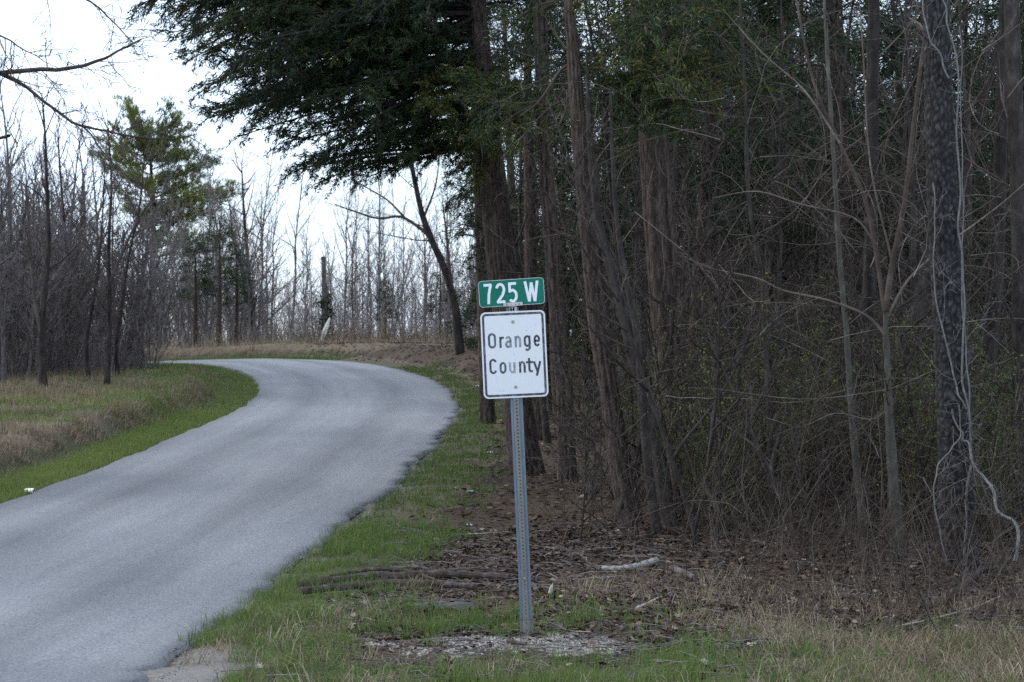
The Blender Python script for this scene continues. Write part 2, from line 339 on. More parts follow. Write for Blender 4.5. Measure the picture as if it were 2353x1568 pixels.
# glyphs in a unit box (x 0..1 inside the letter, y 0 baseline .. 1 cap height), strokes as centre lines
G = {
 '7': [J((-.1, .93), (1.08, .93)), J((.98, .95), (.76, .68), (.62, .45), (.55, .2), (.52, 0))],
 '2': [J(arc(.5, .68, .4, .25, 165, -20), (.72, .4), (.3, .16), (.12, .04)), J((.06, .07), (.98, .07))],
 '5': [J((.93, .93), (.0, .93)), J((.1, .99), (.1, .5)), J((.13, .55), arc(.42, .34, .46, .27, 105, -90), (.18, .1), (.1, .16))],
 'W': [J((.06, 1), (.3, 0)), J((.3, 0), (.5, .93)), J((.5, .93), (.7, 0)), J((.7, 0), (.94, 1))],
 'O': [J(arc(.5, .72, .4, .22, 0, 180), arc(.5, .28, .4, .22, 180, 360), (.9, .72))],
 'C': [J(arc(.52, .72, .4, .22, 15, 180), arc(.52, .28, .4, .22, 180, 345))],
 'r': [J((.18, .74), (.18, 0)), J((.18, .45), (.3, .58), (.7, .67), (1.5, .68))],
 'a': [J(arc(.5, .47, .36, .23, 150, 0), (.86, .1), (.9, 0)), J((.86, .42), (.45, .41), arc(.45, .22, .33, .17, 90, 270), (.62, .06), (.86, .17))],
 'n': [J((.13, .74), (.13, 0)), J((.13, .48), arc(.5, .45, .37, .25, 165, 0), (.87, 0))],
 'g': [J((.87, .74), (.87, -.02), arc(.5, -.02, .37, .19, 0, -140)), J(arc(.5, .5, .37, .2, 0, 180), arc(.5, .26, .37, .2, 180, 360), (.87, .5))],
 'e': [J((.14, .37), (.87, .37), arc(.5, .46, .37, .24, 0, 180), arc(.5, .28, .37, .22, 180, 330))],
 'o': [J(arc(.5, .48, .38, .22, 0, 180), arc(.5, .26, .38, .2, 180, 360), (.88, .48))],
 'u': [J((.13, .72), (.13, .26), arc(.5, .27, .37, .21, 180, 350)), J((.87, .72), (.87, 0))],
 't': [J((.4, .95), (.4, .2), arc(.8, .2, .4, .14, 180, 270), (1.35, .07)), J((-.45, .68), (1.45, .68))],
 'y': [J((.06, .72), (.52, .02)), J((.94, .72), (.52, -.02), (.36, -.24))],
}
def stroke(mb, pts, wd, y, c):
    pts = np.asarray(pts, float); t = np.gradient(pts, axis=0); t /= np.linalg.norm(t, axis=1, keepdims=True) + 1e-9
    n = np.stack([-t[:, 1], t[:, 0]], 1) * wd / 2
    a = pts + n; b_ = pts - n; k = len(pts)
    v = np.zeros((2 * k, 3)); v[:k, 0] = a[:, 0]; v[:k, 2] = a[:, 1]; v[k:, 0] = b_[:, 0]; v[k:, 2] = b_[:, 1]; v[:, 1] = y
    i = np.arange(k - 1); mb.add(v, np.stack([i, i + k, i + k + 1, i + 1], 1), c)
def letter(ch, x0, x1, base, cap, wd, y, m, parent, c):
    mb = MB()
    for k, s in enumerate(G[ch]): stroke(mb, np.stack([x0 + wd * .5 + (x1 - x0 - wd) * ((s[:, 0] - .08) / .84 if ch not in '7' else s[:, 0]), base + s[:, 1] * cap], 1), wd, y - .0004 * k, c)
    return mb.build('letter', m, parent)
def rrect(wd, ht, r, n=8):
    out = []
    for cx, cz, a in ((wd / 2 - r, ht / 2 - r, 0), (-wd / 2 + r, ht / 2 - r, 90), (-wd / 2 + r, -ht / 2 + r, 180), (wd / 2 - r, -ht / 2 + r, 270)):
        t = np.radians(np.linspace(a, a + 90, n)); out.append(np.stack([cx + r * np.cos(t), cz + r * np.sin(t)], 1))
    return np.vstack(out)
def plate(name, wd, ht, r, y0, y1, zc, m, parent):
    o = rrect(wd, ht, r); k = len(o); v = np.zeros((2 * k, 3)); v[:k, 0] = v[k:, 0] = o[:, 0]; v[:k, 2] = v[k:, 2] = o[:, 1]; v[:k, 1] = y0; v[k:, 1] = y1
    mb = MB(); i = np.arange(k); j = (i + 1) % k; mb.add(v, np.stack([i, j, j + k, i + k], 1)); mb.f.append(np.arange(k)[None][:, ::-1].copy()); mb.f.append((np.arange(k) + k)[None])
    return mb.build(name, m, parent, (0, 0, zc), smooth=False)
def ring(name, w0, h0, r0, th, y, m, parent, c=.5):
    a = rrect(w0, h0, r0); b_ = rrect(w0 - 2 * th, h0 - 2 * th, max(r0 - th, .004)); k = len(a)
    v = np.zeros((2 * k, 3)); v[:k, 0] = a[:, 0]; v[:k, 2] = a[:, 1]; v[k:, 0] = b_[:, 0]; v[k:, 2] = b_[:, 1]; v[:, 1] = y
    i = np.arange(k); j = (i + 1) % k; mb = MB(); mb.add(v, np.stack([i, j, j + k, i + k], 1), c); return mb.build(name, m, parent)

def worn(name, col, under, amount, rough=.45):
    """paint or sheeting with scuffs and fading of its own"""
    m, N, L, b = new_mat(name, rough, .4)
    t = N.new('ShaderNodeTexCoord'); n = N.new('ShaderNodeTexNoise'); n.inputs['Scale'].default_value = 14; n.inputs['Detail'].default_value = 7; n.inputs['Roughness'].default_value = .7
    L.new(t.outputs['Object'], n.inputs[0])
    at = N.new('ShaderNodeAttribute'); at.attribute_name = 'v'
    ad = N.new('ShaderNodeMath'); L.new(n.outputs[0], ad.inputs[0]); L.new(at.outputs['Fac'], ad.inputs[1])
    r = ramp(N, [(1 - amount - .25, col), (1 - amount + .3, under)]); L.new(ad.outputs[0], r.inputs[0]); L.new(r.outputs[0], b.inputs['Base Color'])
    return m
M['sign_white'] = bark('sign_white', [(.1, (.58, .57, .55)), (.25, (.7, .7, .7)), (.7, (.73, .73, .735))], 30, bump=0, rough=.75, spec=.15)
M['sign_green'] = bark('sign_green', [(.2, (.0, .1, .066)), (.5, (.002, .145, .097)), (.8, (.004, .165, .112))], 8, bump=0, rough=.6, spec=.25)
M['letter_black'] = worn('letter_black', (.035, .04, .05), (.36, .38, .42), .08)
M['letter_white'] = bark('letter_white', [(.2, (.6, .58, .58)), (.4, (.74, .73, .74)), (.8, (.8, .8, .8))], 40, bump=.03, rough=.4)
def metal(name, stops, scale, rough=.45, met=.8):
    m = bark(name, stops, scale, (1, 1, .25), bump=.05, rough=rough); m.node_tree.nodes['Principled BSDF'].inputs['Metallic'].default_value = met; return m
M['galv'] = metal('galvanised', [(.3, (.13, .155, .19)), (.6, (.2, .235, .28)), (.85, (.28, .32, .365))], 9, .5, .6)
M['galv_dull'] = metal('galvanised_dull', [(.3, (.15, .145, .125)), (.6, (.225, .22, .2)), (.85, (.29, .285, .265))], 12, .65, .3)
M['bracket'] = metal('bracket', [(.3, (.4, .39, .37)), (.7, (.56, .55, .53))], 20, .6, .2)
M['bolt'] = metal('bolt', [(.3, (.16, .16, .14)), (.7, (.36, .36, .34))], 30, .5, .7)

def channel(mb_side, mb_web, z0, z1, ww, wt, dep, flw, holes=True, pitch=.0254, yoff=0):
    """hat-shaped sign post: pierced web towards the viewer, sloping sides, flanges behind"""
    prof = np.array([(-ww / 2 - wt - flw, dep + .006), (-ww / 2 - wt - flw, dep), (-ww / 2 - wt, dep), (-ww / 2, 0)]); prof2 = prof[::-1] * [-1, 1]
    for p in (prof, prof2):
        k = len(p); v = [[p[q][0], p[q][1] + yoff, z] for z in (z0, z1) for q in range(k)]
        mb_side.add(v, [[q, q + 1, q + 1 + k, q + k] for q in range(k - 1)])
        pb = p + [0, .0035]; v = [[pb[q][0], pb[q][1] + yoff, z] for z in (z0, z1) for q in range(k)]
        mb_side.add(v, [[q, q + k, q + 1 + k, q + 1] for q in range(1, k - 1)])
    hz = ww / 2
    if not holes:
        mb_web.add([[-hz, yoff, z0], [hz, yoff, z0], [hz, yoff, z1], [-hz, yoff, z1]], [[0, 1, 2, 3]]); return
    z = z0; t = np.radians(np.arange(8) * 45 + 22.5); r = .0058
    while z < z1 - .001:
        e = min(z + pitch, z1); zc = (z + e) / 2
        sq = np.array([(hz, .4), (.4, 1), (-.4, 1), (-hz, .4), (-hz, -.4), (-.4, -1), (.4, -1), (hz, -.4)])
        outer = np.array([[np.clip(a, -hz, hz) if abs(a) >= .4 or True else a, zc + b_ * (e - z) / 2] for a, b_ in
                          [(hz, .45), (hz * .45, 1), (-hz * .45, 1), (-hz, .45), (-hz, -.45), (-hz * .45, -1), (hz * .45, -1), (hz, -.45)]])
        inner = np.stack([r * np.cos(t), zc + r * np.sin(t)], 1)
        v = np.zeros((16, 3)); v[:8, 0] = outer[:, 0]; v[:8, 2] = outer[:, 1]; v[8:, 0] = inner[:, 0]; v[8:, 2] = inner[:, 1]; v[:, 1] = yoff
        i = np.arange(8); j = (i + 1) % 8; mb_web.add(v, np.stack([i, j, j + 8, i + 8], 1))
        cr = [(hz, e), (-hz, e), (-hz, z), (hz, z)]; tri = [(0, 1), (2, 3), (4, 5), (6, 7)]
        for (x_, z_), (q0, q1) in zip(cr, tri):
            mb_web.add([[x_, yoff, z_], [outer[q0][0], yoff, outer[q0][1]], [outer[q1][0], yoff, outer[q1][1]]], [[0, 2, 1]])
        rw = inner; v = np.zeros((16, 3)); v[:8, 0] = v[8:, 0] = rw[:, 0]; v[:8, 2] = v[8:, 2] = rw[:, 1]; v[:8, 1] = yoff; v[8:, 1] = yoff + .004
        mb_web.add(v, np.stack([i, i + 8, j + 8, j], 1)); z = e

def bolt(z, y, parent, x=0, r=.011):
    mb = MB(); t = np.radians(np.arange(12) * 30)
    def disc(rr, ya, yb):
        k = 12; v = np.zeros((2 * k, 3)); v[:k, 0] = rr * np.cos(t); v[:k, 2] = rr * np.sin(t); v[:k, 1] = ya; v[k:] = v[:k]; v[k:, 1] = yb
        i = np.arange(k); j = (i + 1) % k; mb.add(v, np.stack([i, j, j + k, i + k], 1)); mb.f.append((np.arange(k) + mb.n - k)[None])
    disc(r, y, y - .002); disc(r * .62, y - .002, y - .0075)
    return mb.build('bolt', M['bolt'], parent, (x, 0, z), smooth=False)

def build_sign():
    base = P(1212, 1460, 16.9)
    t = empty('road_sign', (base[0], base[1], base[2] - .05), 'leaning metal post carrying a green 725 W plate over a white Orange County sign', 'road sign')
    t.rotation_euler = (0, math.radians(-2.6), 0)
    s_, w_ = MB(), MB(); channel(s_, w_, .16, 2.36, .030, .011, .026, .017)
    post = s_.build('post', M['galv'], t, smooth=False); w_.build('web', M['galv_dull'], post, smooth=False)
    s_, w_ = MB(), MB(); channel(s_, w_, -.3, .2, .034, .012, .028, .019, True, .0508, .006)
    stub = s_.build('post_stub', M['galv_dull'], t, smooth=False); w_.build('web', M['galv_dull'], stub, smooth=False)
    zc = 1.976 + .05; k = .457 / 716
    pl = plate('county_plate', .457, .61, .036, -.004, -.0015, zc, M['sign_white'], t)
    ring('border', .457 - .022, .61 - .022, .028, .0155, -.0047, M['letter_black'], pl, .18)
    for ch, a, b_, c in (('O', 275, 368, .2), ('r', 398, 447, .2), ('a', 462, 540, .32), ('n', 568, 645, .36), ('g', 668, 750, .18), ('e', 778, 855, .14)):
        letter(ch, (a - 567 + 6) * k, (b_ - 567 + 6) * k, .05, .106, .0150, -.0047, M['letter_black'], pl, c)
    for ch, a, b_, c in (('C', 288, 375, .18), ('o', 400, 482, .25), ('u', 505, 583, .42), ('n', 615, 695, .2), ('t', 708, 765, .14), ('y', 775, 865, .16)):
        letter(ch, (a - 567 - 6) * k, (b_ - 567 - 6) * k, -.131, .106, .0150, -.0047, M['letter_black'], pl, c)
    bolt(.23, -.004, pl); bolt(-.23, -.004, pl)
    for (x, z, r) in ((.09, .165, .003), (.0, .0, .003), (.165, .05, .0025), (.15, -.03, .0025), (-.11, -.25, .003), (-.09, -.255, .002), (.12, -.12, .004), (.16, .2, .003)):
        mb = MB(); q = np.radians(np.arange(7) * 51.4); mb.add(np.stack([x + r * np.cos(q), 0 * q - .0046, z + r * np.sin(q)], 1), [list(range(7))[::-1]], .35); mb.build('pellet_mark', M['letter_black'], pl)
    gp_ = plate('route_plate', .462, .186, .026, -.004, -.0015, 2.414 + .05, M['sign_green'], t); gp_.rotation_euler = (0, math.radians(-1.1), 0)
    ring('edge_trim', .462, .186, .026, .0022, -.0043, M['letter_white'], gp_)
    for ch, a, b_ in (('7', 217, 322), ('2', 350, 465), ('5', 495, 600), ('W', 672, 832)):
        letter(ch, (a - 530) * k, (b_ - 530) * k, -.072, .144, .019, -.0048, M['letter_white'], gp_, .5)
    mb = MB(); mb.box((0, -.011, 0), (.136, .016, .024)); mb.box((0, .006, -.03), (.05, .012, .075))
    br = mb.build('bracket', M['bracket'], t, (.006, 0, 2.33 + .05), smooth=False); br.rotation_euler = (0, math.radians(-1.1), 0)
    bolt(0, -.019, br, -.044, .007); bolt(0, -.019, br, .045, .0055); bolt(-.002, -.019, br, .018, .0035); bolt(-.002, -.019, br, -.012, .0035)
build_sign()

# ------------------------------------------------------------------ branching
def unit(v): return v / (np.linalg.norm(v) + 1e-9)
def wander(rng, p, d, Ln, n, jit, up, sag=0):
    pts = [p]; d = unit(np.asarray(d, float)); st = Ln / (n - 1)
    for i in range(n - 1):
        d = unit(d + rng.normal(0, jit, 3) + np.array([0, 0, up - sag * i])); pts.append(pts[-1] + d * st)
    return np.array(pts)
def at_t(pts, t):
    x = t * (len(pts) - 1); i = min(int(x), len(pts) - 2); f = x - i
    return pts[i] * (1 - f) + pts[i + 1] * f, unit(pts[i + 1] - pts[i])
def side_dir(rng, d, ang, az=None, bias=None):
    a = unit(np.cross(d, [0, 0, 1.] if abs(d[2]) < .9 else [1., 0, 0])); b = np.cross(d, a)
    if az is None: az = rng.uniform(0, 2 * np.pi)
    q = math.cos(ang) * d + math.sin(ang) * (math.cos(az) * a + math.sin(az) * b)
    if bias is not None: q = q + bias
    return unit(q)
def twigs_on(mb, rng, pts, r0, lvl, Ln, n, ang=(.5, 1.1), up=.08, jit=.16, start=.15, c=None, rmin=.0022, ratio=.5, nchild=4, sides=3):
    """side branches on a polyline, each carrying its own, down to lvl 0"""
    for i in range(n):
        t = start + (1 - start) * (i + rng.uniform(0, 1)) / n
        p, d = at_t(pts, min(t, .99)); l = Ln * rng.uniform(.55, 1.15) * (1.1 - .55 * t)
        q = side_dir(rng, d, rng.uniform(*ang)); k = 5 if lvl else 4
        b = wander(rng, p, q, l, k, jit, up); r = max(r0 * (1 - .6 * t), rmin)
        cc = rng.uniform(.2, .8) if c is None else c
        mb.tube(b, np.linspace(r, max(r * .3, rmin * .7), k), sides if r < .02 else 5, cc)
        if lvl: twigs_on(mb, rng, b, r * .5, lvl - 1, l * ratio, nchild, ang, up, jit, .2, None, rmin, ratio, max(nchild - 1, 2), sides)

def ragged(mb, pts, rad, sides, segs, fn, flare=.35, flare_h=.5, cap=False, lobes=5, seed=0):
    """a trunk with real relief: pts spine, rad radii, fn(theta, height) -> outward offset"""
    pts = np.asarray(pts, float); k = len(pts); t = np.linspace(0, k - 1, segs)
    pp = catmull(pts, 16); tt = np.linspace(0, k - 1, len(pp))
    S = np.stack([np.interp(t, tt, pp[:, a]) for a in range(3)], 1); R = np.interp(t, np.arange(k), rad)
    T = np.gradient(S, axis=0); T /= np.linalg.norm(T, axis=1, keepdims=True)
    A = np.cross(T, [0, 1., 0]); A /= np.linalg.norm(A, axis=1, keepdims=True); B = np.cross(A, T) * -1
    hgt = np.concatenate([[0], np.cumsum(np.linalg.norm(np.diff(S, axis=0), axis=1))])
    th = np.arange(sides) * 2 * np.pi / sides; TH, H = np.meshgrid(th, hgt)
    fl = flare * np.exp(-H / flare_h) * (.7 + .5 * np.cos(TH * lobes + seed))
    RR = R[:, None] * (1 + fl) + fn(TH, H, R[:, None])
    V = S[:, None] + RR[..., None] * (A[:, None] * np.cos(TH)[..., None] + B[:, None] * np.sin(TH)[..., None])
    i, j = np.meshgrid(np.arange(sides), np.arange(segs - 1)); a = j * sides + i; b_ = j * sides + (i + 1) % sides
    off = fn(TH, H, R[:, None]); cv = np.clip(.5 + off / (np.abs(off).max() + 1e-9) * .32, 0, 1)
    mb.add(V.reshape(-1, 3), np.stack([a, b_, b_ + sides, a + sides], -1).reshape(-1, 4), cv.ravel())
    if cap: mb.f.append((np.arange(sides) + mb.n - sides)[None])
    return S, R
def f_cedar(seed, amp=.02):
    def fn(th, h, r):
        n = 20
        a = fbm(np.cos(th) * 3.2 + 9 + h * .05, np.sin(th) * 3.2 + h * .35, seed, .38, 3) - .5
        s = np.abs(np.sin(th * n / 2 + (fbm(h, h * 0, seed + 5, 1.1) - .5) * 3 + seed)) - .5
        return amp * (1.6 * a + .7 * s)
    return fn
def f_rough(seed, amp=.008):
    def fn(th, h, r): return amp * 2 * (fbm(np.cos(th) * 4 + 5, np.sin(th) * 4 + h * 3.0, seed, .6, 3) - .5)
    return fn
def f_block(seed, amp=.017, cell=.05):
    rng = np.random.default_rng(seed); jx = rng.uniform(-.42, .42, (64, 512)); jy = rng.uniform(-.42, .42, (64, 512)); hv = rng.uniform(.55, 1, (64, 512))
    def fn(th, h, r):
        nu = int(2 * np.pi * .15 / cell); u = (th / (2 * np.pi) * nu + (fbm(np.cos(th) * 2 + 4, np.sin(th) * 2 + h * 3, 19, .5, 2) - .5) * .8) % nu; v = h / (cell * 1.6) + (fbm(np.cos(th) * 2 + 9, np.sin(th) * 2 + h * 3, 29, .5, 2) - .5) * .7
        ui = np.floor(u).astype(int); vi = np.floor(v).astype(int); d1 = np.full(u.shape, 9.); d2 = np.full(u.shape, 9.); hh = np.zeros(u.shape)
        for a in (-1, 0, 1):
            for b in (-1, 0, 1):
                q = (ui + a) % nu; w_ = vi + b
                x = ui + a + .5 + jx[q, w_ % 512] ; y = w_ + .5 + jy[q, w_ % 512]
                d = np.hypot(u - x, v - y); cl = d < d1
                d2 = np.where(cl, d1, np.minimum(d2, d)); hh = np.where(cl, hv[q, w_ % 512], hh); d1 = np.where(cl, d, d1)
        return amp * (sstep(.04, .38, d2 - d1) * hh * 1.3 - .5)
    return fn

# ------------------------------------------------------------------ needle foliage
def rand_rot(rng, n):
    q = rng.normal(size=(n, 4)); q /= np.linalg.norm(q, axis=1, keepdims=True); a, b, c, d = q.T
    return np.stack([np.stack([1 - 2 * (c * c + d * d), 2 * (b * c - a * d), 2 * (b * d + a * c)], -1),
                     np.stack([2 * (b * c + a * d), 1 - 2 * (b * b + d * d), 2 * (c * d - a * b)], -1),
                     np.stack([2 * (b * d - a * c), 2 * (c * d + a * b), 1 - 2 * (b * b + c * c)], -1)], -2)
def needles(mb, rng, pos, axis, n, ln, wd, spread, c, cj=.18, blk=.14):
    """n slim leaflets round every position, fanning along axis"""
    m = len(pos); pos = np.repeat(pos, n, 0); ax = np.repeat(axis, n, 0); k = m * n
    d = ax + rng.normal(0, spread, (k, 3)); d /= np.linalg.norm(d, axis=1, keepdims=True)
    p = pos + rng.normal(0, blk * .4, (k, 3)) + ax * rng.uniform(-.5, .6, (k, 1)) * blk
    s = np.cross(d, rng.normal(size=(k, 3))); s /= np.linalg.norm(s, axis=1, keepdims=True) + 1e-9
    l = ln * rng.uniform(.5, 1.3, (k, 1)); w_ = wd * rng.uniform(.6, 1.3, (k, 1))
    v = np.stack([p - s * w_ * .5, p + s * w_ * .5, p + d * l], 1)
    cc = np.clip(np.repeat(np.broadcast_to(c, (m,)), n) + rng.normal(0, cj, k), 0, 1)
    mb.add(v.reshape(-1, 3), np.arange(3 * k).reshape(-1, 3), np.repeat(cc, 3))
def bough(wood, leaf, rng, p0, d, Ln, r, sag=.05, up=.02, dens=1.0, c=.45, start=.25, ln=.075, wd=.013, ends=None, sub=.42, nn=14, clump=False):
    """one cedar limb: main stem, side branchlets, sprays of scale leaves"""
    if ends is not None:
        p1 = np.asarray(ends, float); m = (p0 + p1) / 2 + np.array([0, 0, .1 * np.linalg.norm(p1 - p0)]) + rng.normal(0, .08, 3) * np.linalg.norm(p1 - p0)
        t = np.linspace(0, 1, 8)[:, None]; pts = p0 * (1 - t) ** 2 + 2 * m * t * (1 - t) + p1 * t * t; Ln = np.linalg.norm(p1 - p0)
    else: pts = wander(rng, p0, d, Ln, 8, .1, up, sag)
    wood.tube(pts, np.linspace(r, r * .22, 8), 5, rng.uniform(.2, .6))
    ns = max(int(Ln * 6 * dens), 3); pos = []; ax = []
    for i in range(ns):
        t = start + (1 - start) * (i + rng.uniform(0, 1)) / ns; p, dd = at_t(pts, min(t, .995))
        l = Ln * sub * rng.uniform(.5, 1.2) * (1.15 - .75 * t) + .12
        if clump:
            sd = 1 if i % 2 else -1; rl = rng.normal(-.15, .75); pp = unit(np.cross(dd, [0, 0, 1.])) * math.cos(rl) + np.array([0, 0, 1]) * math.sin(rl) * sd; an = rng.uniform(.4, 1.0)
            l = min(Ln, 4.5) * sub * rng.uniform(.45, 1.2) * (1.2 - .85 * t) + .1
            b = wander(rng, p, unit(dd * math.cos(an) + sd * pp * math.sin(an)), l, 5, .13, .0, .06); wood.tube(b, np.linspace(max(r * .3, .005), .002, 5), 3, rng.uniform(.2, .6))
            m = max(int(l / .05), 3)
            for j in range(m):
                a, e = at_t(b, min(.15 + .85 * (j + rng.uniform(0, 1)) / m, .99)); pos.append(a); ax.append(unit(e + rng.normal(0, .33, 3) + [0, 0, -.12]))
            continue
        q = unit(side_dir(rng, dd, rng.uniform(.5, 1.0)) + np.array([0, 0, rng.uniform(-.25, .15)]))
        b = wander(rng, p, q, l, 5, .14, .0, .03); wood.tube(b, np.linspace(max(r * .35, .005), .0025, 5), 3, rng.uniform(.2, .6))
        m = max(int(l / .085), 2)
        for j in range(m):
            a, e = at_t(b, min(.2 + .8 * (j + rng.uniform(0, 1)) / m, .99)); pos.append(a + rng.normal(0, .035, 3)); ax.append(unit(e + rng.normal(0, .5, 3) + [0, 0, -.1]))
    for _ in range(8 if clump else 1):
        a, e = at_t(pts, rng.uniform(.86, 1.0) if clump else .999); pos.append(a + (rng.normal(0, .06, 3) if clump else 0)); ax.append(unit(e + [0, 0, -.2 if clump else 0]))
    pos = np.array(pos); ax = np.array(ax); cc = np.clip(c + rng.normal(0, .1, len(pos)), 0, 1)
    needles(leaf, rng, pos, ax, nn, ln, wd, .4 if clump else .55, cc, blk=.05 if clump else .14)

def tree_thing(name, trunk_mb, tm, parts, label, cat='tree', group=None, loc=(0, 0, 0), smooth=True):
    """parts: list of (name, MB, material)"""
    t = empty(name, loc, label, cat, group)
    trunk_mb.build('trunk', tm, t, smooth=smooth)
    for n, mb, m in parts: mb.build(n, m, t)
    return t

def down(p, extra=.12):
    """drop a base point onto the ground"""
    return np.array([p[0], p[1], gz(p[0], p[1]) - extra])
def spine(path, D, rise=None, dd=0.0):
    """measured path (base first) -> points; the base is put on the ground, the stem goes on above by `rise` metres"""
    pts = [P(a, b, D + dd * i) for i, (a, b) in enumerate(path)]
    pts[0] = down(pts[0])
    if rise:
        d = unit(pts[-1] - pts[-2]); d = unit(d * [.5, .5, 1]); pts.append(pts[-1] + d * rise * .5); pts.append(pts[-1] + unit(d * [.4, .4, 1]) * rise * .5)
    return np.array(pts)

# ------------------------------------------------------------------ the big cedar that hangs over the road
def main_cedar():
    rng = np.random.default_rng(11); D = 30
    sp = spine([(1218, 1092), (1196, 980), (1172, 780), (1150, 600), (1132, 400), (1112, 200), (1092, 0)], D, 5.5)
    tr, wood, leaf = MB(), MB(), MB()
    rad = np.array([.185, .18, .175, .172, .16, .145, .13, .09, .02])
    ragged(tr, sp, rad, 40, 170, f_cedar(3, .02), .3, .45, seed=1)
    def src(h):
        i = np.searchsorted(sp[:, 2], h); i = min(max(i, 1), len(sp) - 1); f = (h - sp[i - 1, 2]) / (sp[i, 2] - sp[i - 1, 2]); return sp[i - 1] + (sp[i] - sp[i - 1]) * np.clip(f, 0, 1)
    # limb tips: measured outline of the overhanging foliage (px, py, depth offset)
    tips = [(320, 10, 0), (395, 75, -1), (430, 140, .6), (455, 215, 1), (470, 275, -.8), (560, 310, .4), (505, 180, -1.6), (560, 90, 1.5), (480, 20, 0), (600, 20, -1), (640, 330, 1), (650, 160, -1.8), (660, 395, -.2), (700, 250, 1.8),
            (720, 425, .3), (750, 330, -1.4), (780, 395, .9), (720, 60, -2), (800, 130, 1.2), (820, 395, -.6), (860, 330, .3), (900, 365, .9), (850, 30, -2.2), (940, 300, -1), (960, 200, 1.4), (900, 100, -2.0), (830, 230, -2.2), (760, 180, 2),
            (640, 90, .8), (540, 240, .2), (980, 60, -2.4), (1010, 150, -1.2), (740, 0, 1), (640, 230, -1), (400, 25, .8), (440, 65, -.6), (485, 115, 1.2), (525, 55, -.4), (520, 145, .2), (565, 205, 1), (505, 250, .6), (600, 275, -.5), (605, 150, .4), (690, 380, .8), (860, 385, -.3), (940, 350, .2), (680, 130, .2), (770, 280, .2), (870, 270, 1.2), (900, 200, .4), (350, -60, 0), (450, -60, 1), (560, -80, -1), (700, -90, .5), (850, -80, -1.4)]
    tips = tips + [(px + rng.uniform(20, 130), py + rng.uniform(-70, 25), rng.uniform(-2.2, 2.2)) for px, py, dz in tips if px < 930] + [(px + rng.uniform(-10, 70), py + rng.uniform(-60, 10), rng.uniform(-2, 2)) for px, py, dz in tips if px < 720]
    for px, py, dz in tips:
        tip = P(px, py, D + dz); reach = np.hypot(tip[0] - sp[5, 0], tip[1] - D)
        p0 = src(tip[2] + reach * rng.uniform(.12, .34)); bough(wood, leaf, rng, p0, None, 1, (.012 + .006 * reach), ends=tip, dens=1.35, c=rng.choice([.05, .15, .25, .35, .45, .65]), start=.22, sub=.19, nn=9, ln=.07, wd=.015, clump=True)
    # sprays on the near side, yellower
    for px, py, dz in [(960, 205, -1.2), (1000, 240, -1.6), (1035, 300, -1.4), (1055, 350, -1.0), (1075, 330, -1.5), (1120, 300, -2), (1180, 280, -1.8), (1230, 250, -1.6), (1060, 385, -.6), (1095, 410, -.8), (1140, 240, -2.2), (1080, 200, -2)]:
        tip = P(px, py, D + dz); p0 = src(tip[2] + .5); bough(wood, leaf, rng, p0, None, 1, .02, ends=tip, dens=2.0, c=rng.uniform(.62, .95), start=.25, sub=.36, nn=10, ln=.07, wd=.015, clump=True)
    # the rest of the crown, all round and above the picture
    for i in range(70):
        h = rng.uniform(6.6, 10.5); az = rng.uniform(0, 2 * np.pi); l = (11.3 - h) * .42 * rng.uniform(.7, 1.1) + .3
        bough(wood, leaf, rng, src(h), np.array([math.cos(az), math.sin(az), .25]), l, .022, c=rng.uniform(.25, .55), dens=.8)
    # dead snags pointing down-left, as seen at the crown's edge
    for a, b in (((1105, 285), (955, 358)), ((1120, 330), (1040, 372)), ((1115, 250), (985, 320))):
        p0 = P(*a, D - .15); p1 = P(*b, D - .9); m = (p0 + p1) / 2 + [0, 0, .1]; wood.tube(np.array([p0, m, p1]), [.03, .022, .01], 6, .3)
    tree_thing('cedar_tree', tr, M['cedar_bark'], [('limbs', wood, M['dark_bark']), ('crown', leaf, M['cedar_leaf'])], 'large cedar behind the road sign, its dark crown hanging out over the road')
main_cedar()

